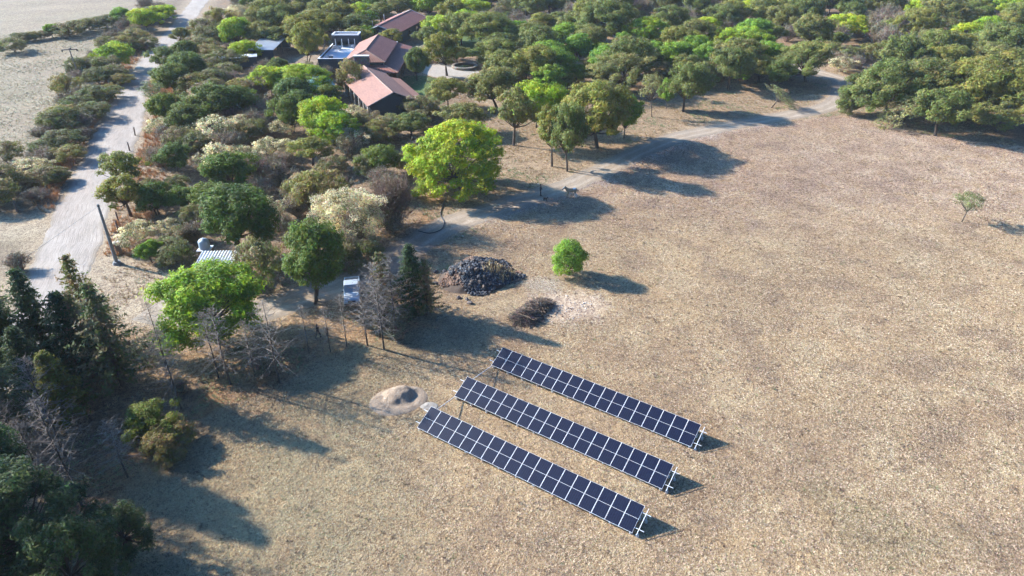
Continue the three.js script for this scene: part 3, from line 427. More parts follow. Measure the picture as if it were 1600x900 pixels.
['olive',-69.2,-173.5,5.3,7.7,0.0,'olive scrub bush nearest to the white long roof'],
['olive',-71.9,-165.6,4.2,6.2,0.0,'olive scrub bush fifth nearest to the white long roof'],
['olive',-67.5,-150.3,5.6,8.2,0.0,'olive scrub bush nearest to the grey umbrella thorn tree'],
['olive',-65.0,-156.7,4.8,7.1,0.0,'olive scrub bush sixth nearest to the white long roof'],
['olive',-56.9,-148.9,4.6,6.8,0.0,'olive scrub bush seventh nearest to the white long roof'],
['olive',-56.1,-136.9,3.6,5.3,0.0,'olive scrub bush second nearest to the grey umbrella thorn tree'],
['olive',-57.4,-117.8,4.5,6.7,0.0,'olive scrub bush third nearest to the grey umbrella thorn tree'],
['olive',-53.8,-115.1,4.3,6.3,0.0,'olive scrub bush third nearest to the middle scrub'],
['olive',-50.8,-100.2,2.9,4.3,0.0,'olive scrub bush fourth nearest to the middle scrub'],
['olive',-44.0,-88.7,3.0,4.4,0.0,'olive scrub bush third nearest to the white roofed shed'],
['olive',-43.6,-83.3,2.5,3.7,0.0,'olive scrub bush second nearest to the white roofed shed'],
['olive',-44.5,-79.9,2.6,3.8,0.0,'olive scrub bush near the concrete pole'],
['olive',-41.4,-77.3,3.3,4.8,0.0,'olive scrub bush nearest to the white roofed shed'],
['olive',-27.8,-93.9,6.1,8.9,0.0,'olive scrub bush nearest to the biggest cream bush'],
['olive',-31.4,-96.2,3.9,5.7,0.0,'olive scrub bush second nearest to the middle scrub'],
['olive',-46.5,-123.6,3.9,5.8,0.0,'olive scrub bush nearest to the middle scrub'],
['olive',-26.8,-127.5,4.0,5.9,0.0,'olive scrub bush second nearest to the front house gable'],
['olive',-22.1,-125.8,4.3,6.4,0.0,'olive scrub bush nearest to the front house gable'],
['olive',-23.7,-122.6,4.4,6.4,0.0,'olive scrub bush third nearest to the front house gable'],
['olive',-17.3,-129.0,3.6,5.3,0.0,'olive scrub bush fourth nearest to the front house gable'],
['olive',-20.6,-76.0,3.8,5.5,0.0,'olive scrub bush third nearest to the biggest cream bush'],
['olive',-17.9,-77.6,3.3,4.8,0.0,'olive scrub bush second nearest to the biggest cream bush'],
['olive',-16.4,-108.0,3.5,5.2,0.0,'olive scrub bush fifth nearest to the front house gable'],
['olive',-22.9,-106.9,3.5,5.1,0.0,'olive scrub bush second nearest to the lime green pair below the house'],
['olive',-28.5,-106.9,3.5,5.1,0.0,'olive scrub bush nearest to the lime green pair below the house'],
['dark',-83.2,-173.5,5.7,7.1,0.0,'dark green rounded tree near the roadside hedge opposite the T pole'],
['dark',-73.3,-162.8,7.0,8.8,0.0,'dark green rounded tree near the white long roof'],
['dark',-72.6,-151.8,6.8,8.5,0.0,'dark green rounded tree third nearest to the grey umbrella thorn tree'],
['dark',-57.6,-135.1,7.2,9.0,0.0,'dark green rounded tree fourth nearest to the grey umbrella thorn tree'],
['dark',-53.9,-136.8,6.3,7.8,0.0,'dark green rounded tree fifth nearest to the grey umbrella thorn tree'],
['dark',-59.5,-126.9,5.9,7.3,0.0,'dark green rounded tree nearest to the grey umbrella thorn tree'],
['dark',-54.4,-108.4,4.7,5.8,0.0,'dark green rounded tree second nearest to the middle scrub'],
['dark',-50.3,-91.8,4.8,6.0,0.0,'dark green rounded tree near the concrete pole'],
['dark',-46.4,-93.0,3.8,4.8,0.0,'dark green rounded tree third nearest to the middle scrub'],
['dark',-42.9,-92.6,4.6,5.7,0.0,'dark green rounded tree nearest to the middle scrub'],
['dark',-60.1,-134.3,5.0,6.2,0.0,'dark green rounded tree second nearest to the grey umbrella thorn tree'],
['dark',-44.6,-143.3,6.3,7.9,0.0,'dark green rounded tree near the terrace'],
['dark',-20.6,-107.0,5.1,6.4,0.0,'dark green rounded tree near the lime green pair below the house'],
['green',-45.3,-78.0,2.9,3.7,0.0,'fresh green leafy tree near the concrete pole'],
['green',-39.6,-202.9,5.0,6.4,0.0,'fresh green leafy tree second nearest to the far red roof'],
['green',14.6,-195.9,7.0,8.9,0.0,'fresh green leafy tree third nearest to the grove clearing'],
['green',8.6,-173.9,7.3,9.3,0.0,'fresh green leafy tree nearest to the grove clearing'],
['green',8.3,-153.9,6.3,8.1,0.0,'fresh green leafy tree second nearest to the grove clearing'],
['green',47.5,-173.1,7.0,9.0,0.0,'fresh green leafy tree nearest to the far wood edge'],
['green',64.8,-197.0,8.1,10.4,0.0,'fresh green leafy tree second nearest to the far wood edge'],
['green',60.1,-176.8,3.9,5.0,0.0,'fresh green leafy tree near the track bend'],
['green',8.8,-138.7,5.0,6.4,0.0,'fresh green leafy tree near the double trunk thorn tree'],
['green',-43.2,-220.9,6.0,7.7,0.0,'fresh green leafy tree nearest to the far red roof'],
['alg',-32.9,-110.7,5.1,6.4,0.0,'olive green thorn tree near the lime green pair below the house'],
['alg',-73.1,-212.6,7.7,9.6,0.0,'olive green thorn tree fifth nearest to the top edge by the road'],
['alg',-66.8,-210.2,8.8,11.0,0.0,'olive green thorn tree second nearest to the top edge by the road'],
['alg',-64.4,-221.6,8.0,10.0,0.0,'olive green thorn tree nearest to the top edge by the road'],
['alg',-57.7,-225.4,8.1,10.1,0.0,'olive green thorn tree fourth nearest to the top edge by the road'],
['alg',-50.5,-219.0,9.1,11.4,0.0,'olive green thorn tree eighth nearest to the top edge by the road'],
['alg',-67.4,-196.9,6.9,8.6,0.0,'olive green thorn tree near the white long roof'],
['alg',-62.9,-195.7,6.3,7.9,0.0,'olive green thorn tree sixth nearest to the top edge by the road'],
['alg',-62.2,-209.6,6.1,7.7,0.0,'olive green thorn tree third nearest to the top edge by the road'],
['alg',-50.4,-208.9,7.3,9.1,0.0,'olive green thorn tree seventh nearest to the top edge by the road'],
['alg',-43.2,-207.2,7.2,9.0,0.0,'olive green thorn tree fourth nearest to the far red roof'],
['alg',-40.7,-231.5,6.4,8.0,0.0,'olive green thorn tree second nearest to the far red roof'],
['alg',-31.5,-192.5,6.0,7.5,0.0,'olive green thorn tree nearest to the far red roof'],
['alg',-22.4,-195.4,6.0,7.6,0.0,'olive green thorn tree third nearest to the far red roof'],
['alg',-13.9,-201.4,8.7,10.9,0.0,'olive green thorn tree fifth nearest to the far red roof'],
['alg',-6.7,-194.2,9.8,12.3,0.0,'olive green thorn tree fourth nearest to the stone pool'],
['alg',-13.4,-179.2,4.6,5.7,0.0,'olive green thorn tree nearest to the stone pool'],
['alg',-18.1,-123.5,5.0,6.3,0.0,'olive green thorn tree near the front house gable'],
['alg',-4.2,-202.0,8.5,10.6,0.0,'olive green thorn tree sixth nearest to the upper clearing'],
['alg',6.5,-237.4,7.2,9.0,0.0,'olive green thorn tree nearest to the upper clearing'],
['alg',12.3,-250.1,5.8,7.3,0.0,'olive green thorn tree second nearest to the upper clearing'],
['alg',16.6,-250.2,4.8,6.0,0.0,'olive green thorn tree third nearest to the upper clearing'],
['alg',22.5,-219.3,9.4,11.8,0.0,'olive green thorn tree fifth nearest to the upper clearing'],
['alg',4.2,-192.2,7.3,9.1,0.0,'olive green thorn tree nearest to the grove clearing'],
['alg',20.2,-185.8,7.9,9.9,0.0,'olive green thorn tree third nearest to the grove clearing'],
['alg',25.4,-200.3,12.1,15.1,0.0,'olive green thorn tree seventh nearest to the upper clearing'],
['alg',18.0,-208.9,7.3,9.1,0.0,'olive green thorn tree fourth nearest to the upper clearing'],
['alg',29.6,-213.0,9.2,11.5,0.0,'olive green thorn tree eighth nearest to the upper clearing'],
['alg',26.5,-162.4,9.6,12.0,0.0,'olive green thorn tree near the flat thorn tree'],
['alg',11.0,-153.8,4.7,5.9,0.0,'olive green thorn tree second nearest to the grove clearing'],
['alg',-0.7,-156.2,5.2,6.5,0.0,'olive green thorn tree third nearest to the stone pool'],
['alg',-1.5,-165.8,5.5,6.8,0.0,'olive green thorn tree second nearest to the stone pool'],
['alg',42.1,-186.0,8.2,10.2,0.0,'olive green thorn tree third nearest to the far wood edge'],
['alg',45.1,-210.5,9.1,11.4,0.0,'olive green thorn tree second nearest to the far wood edge'],
['alg',48.5,-193.1,8.4,10.5,0.0,'olive green thorn tree nearest to the far wood edge'],
['alg',78.2,-214.3,8.6,10.8,0.0,'olive green thorn tree fifth nearest to the far wood edge'],
['alg',56.3,-183.6,5.2,6.5,0.0,'olive green thorn tree fourth nearest to the far wood edge'],
];
for (const [k, x, z, H, W, off, label] of TREES) plant(k, x, z, H, W, label, undefined, off);
// conifer belt at the entrance
for (const [k, x, z, H, W, label] of [
  ['bluecon', -51.1, -57.8, 11, 6.4, 'broad blue green conifer cut by the photo edge beside the road'],
  ['con', -45.3, -55.9, 11.6, 5.4, 'dark pointed conifer in the middle of the entrance belt'],
  ['drycon', -43.8, -60.9, 10.2, 4.6, 'thin grey green conifer whose top stands against the pale road'],
  ['con', -48.2, -54.6, 10.4, 6, 'dark conifer behind the broad blue green one'],
  ['con', -41.8, -55, 9.6, 6, 'darkest bushy conifer at the heart of the entrance belt'],
  ['drycon', -37.3, -53.3, 11.4, 6.2, 'olive conifer with bare lower trunk at the end of the belt'],
  ['drycon', -40.6, -55, 9.6, 4.4, 'brown drying conifer with visible dark stem'],
  ['yellowcon', -40.2, -48.9, 7.2, 4.4, 'small yellow green conifer in front of the dark belt'],
  ['bluecon', -42.6, -44.8, 13.2, 5.8, 'pale grey green conifer at the photo edge behind the dead trees'],
  ['bluecon', -46.5, -47, 15, 6, 'pale grey green conifer half outside the photo edge'],
  ['con', -43.6, -50.8, 8.5, 5, 'shaded conifer between the yellow green and the pale grey green ones'],
  ['widecon', -37.2, -34.4, 11.8, 7.8, 'big dark conifer in the near corner, hindmost of the clump'],
  ['widecon', -32.6, -31.6, 11.2, 8.6, 'big dark conifer in the near corner, middle of the clump'],
  ['widecon', -28.2, -29.6, 9, 7.6, 'big dark conifer in the near corner, furthest into the field'],
  ['widecon', -34.6, -27.6, 10.5, 8, 'big dark conifer at the very bottom corner of the photo'],
  ['widecon', -27.4, -33.6, 5.6, 4.4, 'low dark conifer with lit lobes at the edge of the corner clump'],
  ['drycon', -13.6, -63.4, 9.2, 4.4, 'half dry conifer right of the pickup with grey lower twigs'],
  ['con', -11, -66.4, 8.6, 4.6, 'green conifer at the end of the dead row beside the stone pile'],
  ['drycon', -9.4, -66, 7, 3.4, 'shortest conifer beside the stone pile'],
  ['con', -50.5, -50, 16, 6.5, 'conifer of the entrance belt just outside the photo edge, by the road'],
  ['con', -47.5, -41.5, 16, 6.5, 'conifer just outside the photo edge beside the silver dead trees'],
  ['con', -44.2, -38.6, 15.5, 6.5, 'conifer just outside the photo edge behind the corner clump'],
  ['con', -49.5, -36.5, 14, 7, 'conifer outside the photo edge, second row behind the corner clump'],
  ['con', -43.5, -34.2, 13, 7, 'conifer outside the photo edge beside the big dark corner conifers'],
]) plant(k, x, z, H, W, label);
const ORDN = ['first', 'second', 'third', 'fourth', 'fifth', 'sixth', 'seventh', 'eighth', 'ninth', 'tenth', 'eleventh', 'twelfth', 'thirteenth', 'fourteenth'];
[[-34.6, -56.6, 7.5, 3.2], [-30.4, -50, 9, 3.6], [-28.6, -54.6, 7.6, 4], [-27.1, -53.6, 8.8, 4.4], [-24.8, -54.2, 7, 3.6], [-22.5, -54, 9.2, 4.8], [-20.9, -59, 5.4, 3], [-18.6, -58.8, 5.6, 3], [-17.1, -59.7, 6.4, 2.8], [-15, -59.9, 7.8, 4], [-14, -61.6, 9, 5.2], [-13.2, -59.3, 8, 4.8], [-12.4, -62.4, 9, 5.4]].forEach(([x, z, H, W], i) => plant('dead', x, z, H, W, `bare dead conifer, ${ORDN[i]} from the dark belt in the leafless row`, 'leafless conifers along the field edge'));
[[-40, -41.3, 9.5, 4.4], [-38.6, -41, 9, 4], [-37.8, -44, 10.4, 5], [-33.6, -38.6, 11, 5], [-36.6, -39.6, 8, 4], [-31.4, -41.6, 6, 4.4]].forEach(([x, z, H, W], i) => plant('dead', x, z, H, W, `bare silver dead conifer behind the corner clump, ${ORDN[i]} from the photo edge`, 'dead conifers behind the corner clump'));
[[-29.6, -45, 2.4, 4.2, 'olive', 'low olive bush on the field margin, nearest the dead row'], [-31.6, -46.4, 3, 4.6, 'dark', 'dark green bush on the field margin beside the dead conifers'], [-28.4, -43.4, 1.6, 3, 'olive', 'small yellowish bush at the very edge of the field']].forEach(([x, z, H, W, k, l]) => plant(k, x, z, H, W, l));
[[-31.5, -52.6], [-24.2, -55], [-12.2, -61.4]].forEach(([x, z], i) => plant('twig', x, z, 1.5 + (i % 3) * 0.35, 3 + (i % 4) * 0.35, `low bare grey shrub under the leafless row, ${ORDN[i]} from the dark belt`, 'bare shrubs under the leafless row'));
// undergrowth and the woods beyond: scattered by kind, with room kept for what is already planted
const placed = TREES.map(t => [t[1], t[2], t[4] * 0.5]);
const KEEP = [[-27, -146, 9], [-31, -157, 8], [-33, -172, 10], [-42, -178, 9], [-63, -190, 8], [-33, -213, 11], [-67, -177, 5], [-35.3, -74, 4], [-41, -152, 4], [-19, -155, 8], [-15, -172, 7], [-12, -201, 9], [-18.4, -69.7, 4.5], [-50, -186, 5], [4, -236, 9], [-28, -197, 9], [-62, -180, 7], [-68, -171, 6], [-26, -128, 7], [-31, -224, 10], [-36, -203, 9], [-24, -212, 8], [-50, -176, 5], [-24, -133, 6]];
function scatter(seed, n, x0, x1, z0, z1, gap, ok, kinds, words, group) {
  const r = rng(seed);
  for (let i = 0; i < n; i++) {
    const x = lerp(x0, x1, r()), z = lerp(z0, z1, r()), k = kinds[Math.floor(r() * kinds.length)], s = 0.75 + 0.55 * r();
    if (!ok(x, z) || distTo(TRACK, x, z) < 6 || placed.some(q => Math.hypot(q[0] - x, q[1] - z) < q[2] * gap + 1.2) || KEEP.some(q => Math.hypot(q[0] - x, q[1] - z) < q[2])) continue;
    const [W, H] = { twig: z < -190 ? [7, 5] : [5, 3], olive: [6, 4], dark: [6.4, 5.4], alg: [9.5, 7.4], lime: [8.6, 6.2], green: [7.4, 6], cream: [5.2, 3.2] }[k];
    placed.push([x, z, W * s * 0.5]);
    plant(k, x, z, H * s, W * s, words[k], group + ', ' + k);
  }
}
const W1 = { twig: 'bare grey shrub filling the scrub between road and houses', olive: 'low olive bush filling the scrub between road and houses', dark: 'dark green bushy tree filling the scrub between road and houses', cream: 'small cream flowering bush filling the scrub between road and houses' };
scatter(301, 620, -100, -16, -185, -76, 1.05, (x, z) => x > xAt(ROADR, z) + 3.5 && x < -14 + (z + 76) * -0.02 && !(z > -79 && x < -44) && distTo(TRACK, x, z) > 7, ['twig', 'twig', 'olive', 'twig', 'olive', 'dark', 'cream'], W1, 'scrub filling between road and houses');
const W2 = { twig: 'bare grey shrub filling the roadside hedge beyond the dirt road', olive: 'low olive bush filling the roadside hedge beyond the dirt road' };
scatter(302, 420, -130, -66, -250, -94, 0.55, (x, z) => { const d = xAt(ROADL, z) - x; return d > 4.2 && d < 12; }, ['twig', 'olive', 'olive'], W2, 'hedge filling beyond the dirt road');
const W3 = { alg: 'olive green tree massed in the far woodland', dark: 'dark green tree massed in the far woodland', lime: 'lime green tree scattered in the far woodland', green: 'fresh green tree scattered in the far woodland', cream: 'cream flowering bush dotted in the far woodland', twig: 'bare grey shrub massed in the far woodland', olive: 'olive bush massed in the far woodland' };
scatter(303, 1700, -105, 215, -288, -192, 0.98, (x, z) => Math.abs(x) < -z * 0.72 + 12 && x > xAt(ROADR, z) + 8.5 && z < -198 + Math.max(0, (70 - x) * 0.12) - (x < 40 ? 8 : 0) || (x > 62 && z < -176), ['alg', 'alg', 'olive', 'dark', 'alg', 'twig', 'olive', 'alg', 'twig', 'olive', 'twig', 'twig', 'olive', 'twig', 'alg', 'lime', 'cream'], W3, 'far woodland');
const W4 = { alg: 'olive green tree massed behind the field corner clump', twig: 'bare grey shrub massed behind the field corner clump', olive: 'olive bush massed behind the field corner clump' };
scatter(304, 500, 74, 150, -186, -118, 0.95, (x, z) => x < -z * 0.72 + 8 && ( z < -142 - Math.min(6, (x - 74) * 0.05) && (x > 84 || z < -172) || (x > 106 && z < -118 - (x - 106) * 0.1)), ['alg', 'olive', 'twig', 'alg', 'olive', 'twig'], W4, 'wood behind the field corner');
const W5 = { alg: 'olive green tree filling the grove behind the track', dark: 'dark green tree filling the grove behind the track', olive: 'olive bush filling the grove behind the track', green: 'fresh green tree filling the grove behind the track' };
scatter(305, 420, -4, 62, -198, -158, 0.9, (x, z) => distTo(TRACK, x, z) > 9, ['alg', 'olive', 'dark', 'green', 'alg'], W5, 'grove filling behind the track');

// ---------- solar arrays ----------
const alu = mat(0.84, 0.85, 0.86, 0.45, { metalness: 0.1 }), galv = mat(0.74, 0.75, 0.76, 0.5, { metalness: 0.25 }), footMat = mat(0.66, 0.65, 0.63, 0.9, { map: soilMap });
const cellTex = (() => {
  const c = document.createElement('canvas'); c.width = 252; c.height = 256; const g = c.getContext('2d');
  g.fillStyle = '#1f2a48'; g.fillRect(0, 0, 252, 256);
  const r = rng(5);
  for (let i = 0; i < 6; i++) for (let j = 0; j < 12; j++) { const s = r() * 8; g.fillStyle = `rgb(${6 + s * 0.5},${11 + s * 0.5},${28 + s})`; g.fillRect(i * 42 + 2, j * 21.33 + 1, 38, 19.6); g.fillStyle = 'rgb(26,36,66)'; for (let k = 1; k < 5; k++) g.fillRect(i * 42 + 2 + k * 7.7, j * 21.33 + 1, 1, 19.6); }
  const t = new THREE.CanvasTexture(c); t.colorSpace = THREE.SRGBColorSpace; t.magFilter = THREE.LinearFilter; return t;
})();
const cellMat = new THREE.MeshPhysicalMaterial({ map: cellTex, roughness: 0.5, specularIntensity: 0.35, clearcoat: 0.1, clearcoatRoughness: 0.1 });
{
  const PW = 1.134, PL = 2.279, GAP = 0.02, TILT = 24.3 * Math.PI / 180, N = 18, LEN = N * PW + (N - 1) * GAP, LOW = 0.36;
  const frameG = rbox(PW, 0.035, PL, 0.008), cellG = box(PW - 0.04, 0.006, PL / 2 - 0.026), up = (s, y = 0) => [LOW + s * Math.sin(TILT) + y, -s * Math.cos(TILT)];
  const names = ['solar panel row nearest the camera, eighteen panels on white frames', 'middle solar panel row, eighteen panels on white frames', 'solar panel row furthest from the camera, beside the brush pit'];
  [[0, 0], [5.24, 0.13], [11.03, 0.29]].forEach(([s, sh], row) => {
    const yaw = 33.5 * Math.PI / 180, ox = -8.38 + Math.sin(yaw) * s + Math.cos(yaw) * sh, oz = -47.15 - Math.cos(yaw) * s + Math.sin(yaw) * sh, o = thing('solar_array', names[row], 'solar panels', ox, 0, oz, -yaw, 'rows of solar panels in the field'), r = rng(60 + row);
    for (let k = 0; k < N; k++) {
      const [y, z] = up(PL / 2, (r() - 0.5) * 0.006), p = part(o, 'solar_panel', frameG, alu, k * (PW + GAP) + PW / 2, y, z); p.rotation.x = TILT;
      for (const q of [-1, 1]) part(p, 'cell_field', cellG, cellMat, 0, 0.0175, q * (PL / 4 - 0.004));
    }
    for (const t of [0.22, 0.78]) { const [y, z] = up(PL * t, -0.065); part(o, 'rail', rbox(LEN + 1.25, 0.045, 0.045, 0.008), galv, LEN / 2 + 0.12, y, z).rotation.x = TILT; }
    for (let k = 0; k <= 13; k++) {
      const x = k < 13 ? 0.12 + k * (LEN - 0.3) / 12 : LEN + 0.34, ends = [0.12, 0.86];
      const [ym, zm] = up(PL * 0.5, -0.125); part(o, 'rafter', rbox(0.045, 0.05, PL * 0.98, 0.008), galv, x, ym + (k === 13 ? 0.07 : 0), zm).rotation.x = TILT;
      ends.forEach((t, e) => { const [y, z] = up(PL * t, -0.14), h = y + 0.25; part(o, 'post', new THREE.CylinderGeometry(0.026, 0.026, h, 8), galv, x, y - h / 2, z); part(o, 'footing', new THREE.CylinderGeometry(0.12, 0.15, 0.26, 10), footMat, x, 0.06, z); });
    }
  });
  // conduits that join the rows
  const yaw = 33.5 * Math.PI / 180, at = (s, sh, x, up2, y) => V(-8.38 + Math.sin(yaw) * (s + up2) + Math.cos(yaw) * (sh + x), y, -47.15 - Math.cos(yaw) * (s + up2) + Math.sin(yaw) * (sh + x));
  [[0, 0, 5.24, 0.13, 'white conduit pipe joining the near and middle solar rows'], [5.24, 0.13, 11.03, 0.29, 'white conduit pipe joining the middle and far solar rows']].forEach(([s0, h0, s1, h1, l]) => { const a = at(s0, h0, 0.42, 2.1, 1.0), b = at(s1, h1, 0.05, 0.05, 0.3), o = thing('conduit_pipe', l, 'pipe'), m = new MB(); m.limb(a, b, 0.035, 0.035, 8, [1, 1, 1]); part(o, 'pipe', m.geo(), galv); const c = new MB(); c.limb(a, V(a.x, 0, a.z), 0.03, 0.03, 8, [1, 1, 1]); c.limb(b, V(b.x, -0.02, b.z), 0.03, 0.03, 8, [1, 1, 1]); part(o, 'upright', c.geo(), galv); });
}

// ---------- houses ----------
const roofA = mat(0.38, 0.185, 0.135, 0.8, { map: soilMap }), roofB = mat(0.37, 0.145, 0.115, 0.8, { map: soilMap }), ridgeM = mat(0.5, 0.32, 0.25, 0.8), slateWall = mat(0.075, 0.09, 0.11, 0.85, { map: soilMap }), fasciaM = mat(0.11, 0.115, 0.125, 0.7), paleWall = mat(0.55, 0.52, 0.47, 0.9, { map: soilMap }), whiteM = mat(0.8, 0.81, 0.82, 0.7), sheetM = mat(0.72, 0.73, 0.73, 0.45, { metalness: 0.3 }), woodM = mat(0.16, 0.105, 0.07, 0.85), steelM = mat(0.05, 0.05, 0.055, 0.5, { metalness: 0.4 }), glassM = new THREE.MeshPhysicalMaterial({ color: C(0.04, 0.05, 0.06), roughness: 0.08, clearcoat: 1 });
// A roof plane with its seams: corners a, b along the eave, c, d along the ridge above b and a.
function roofPlane(o, name, a, b, c, d, m, step = 0.55) {
  const s = new MB(); s.slab(a, b, c, d, 0.1); const p = part(o, name, s.geo(), m), rb = new MB(), n = b.clone().sub(a).cross(d.clone().sub(a)).normalize(), k = Math.round(Math.max(a.distanceTo(b), d.distanceTo(c)) / step); if (n.y < 0) n.negate();
  for (let i = 0; i <= k; i++) { const t = i / k, lo = a.clone().lerp(b, t).addScaledVector(n, 0.015), hi = d.clone().lerp(c, t).addScaledVector(n, 0.015); if (lo.distanceTo(hi) > 0.3) rb.limb(lo, hi, 0.085, 0.085, 5, [1, 1, 1], true); }
  const q = part(p, 'roof_seams', rb.geo(), m); q.userData.kind = 'stuff'; return p;
}
function bar(o, name, a, b, r, m, n = 6) { const g = new MB(); g.limb(a, b, r, r, n, [1, 1, 1], true); g.limb(b, a, r, r, n, [1, 1, 1], true); return part(o, name, g.geo(), m); }
function wallBetween(o, name, x0, z0, x1, z1, y0, y1, t, m) { const l = Math.hypot(x1 - x0, z1 - z0), p = part(o, name, box(l, y1 - y0, t), m, (x0 + x1) / 2, (y0 + y1) / 2, (z0 + z1) / 2); p.rotation.y = -Math.atan2(z1 - z0, x1 - x0); return p; }
function windowAt(o, x, y, z, w, h, turn = 0) { const f = part(o, 'window', rbox(w + 0.16, h + 0.16, 0.1, 0.02), woodM, x, y, z); f.rotation.y = turn; part(f, 'pane', box(w, h, 0.03), glassM, 0, 0, 0.045); part(f, 'pane', box(w, h, 0.03), glassM, 0, 0, -0.045); return f; }
{ // front house: long gabled wing with a veranda
  const o = thing('brick_house', 'front house with long salmon tiled gable roof and dark slate gable wall', 'house', -22.9, 0, -135.8, 24.2 * Math.PI / 180), L = 22.5, E = 3.15, R = 5.25, wl = -5.2, wr = 4.7;
  roofPlane(o, 'roof', V(wl, E, 0.3), V(wl, E, -L), V(0, R, -L), V(0, R, 0.3), roofA, 0.6);
  roofPlane(o, 'roof', V(wr, E, -L), V(wr, E, 0.3), V(0, R, 0.3), V(0, R, -L), roofA, 0.6);
  roofPlane(o, 'veranda_roof', V(7, 2.45, -19.5), V(7, 2.45, 0.6), V(wr + 0.05, 3.02, 0.6), V(wr + 0.05, 3.02, -19.5), roofA, 0.6);
  bar(o, 'ridge_cap', V(0, R + 0.04, 0.35), V(0, R + 0.04, -L - 0.05), 0.17, ridgeM, 8);
  for (const z of [0.42, -L - 0.12]) { bar(o, 'barge_board', V(wl, E + 0.02, z), V(0, R + 0.05, z), 0.16, fasciaM); bar(o, 'barge_board', V(0, R + 0.05, z), V(wr, E + 0.02, z), 0.16, fasciaM); }
  const gs = new THREE.Shape([[-4.7, 0], [4.3, 0], [4.3, 3.05], [0, 4.9], [-4.7, 3.05]].map(p => new THREE.Vector2(...p))), gg = new THREE.ExtrudeGeometry(gs, { depth: 0.25, bevelEnabled: false });
  part(o, 'gable_wall', gg, slateWall, 0, 0, -0.25); part(o, 'gable_wall', gg, slateWall, 0, 0, -L + 0.3);
  wallBetween(o, 'wall', -3.4, -0.3, -3.4, -L + 0.4, 0, 2.9, 0.25, slateWall); wallBetween(o, 'wall', 4.15, -0.3, 4.15, -L + 0.4, 0, 2.85, 0.25, slateWall);
  for (const z of [-0.6, -4.4, -8.2, -12, -15.8, -19.6]) { part(o, 'pillar', rbox(0.34, 2.85, 0.34, 0.03), paleWall, -4.85, 1.42, z); }
  for (const z of [0.2, -4.7, -9.6, -14.4, -19.2]) part(o, 'veranda_post', box(0.16, 2.4, 0.16), woodM, 6.75, 1.2, z);
  for (const z of [-3, -7, -12, -17]) { windowAt(o, 4.28, 1.7, z, 1.3, 1.3, Math.PI / 2); windowAt(o, -3.53, 1.6, z, 1.1, 1.3, Math.PI / 2); }
  const d = part(o, 'door', rbox(0.1, 2.1, 1, 0.02), woodM, 4.3, 1.05, -9.6); part(d, 'handle', new THREE.SphereGeometry(0.05, 8, 6), galv, 0.08, 0, 0.38);
}
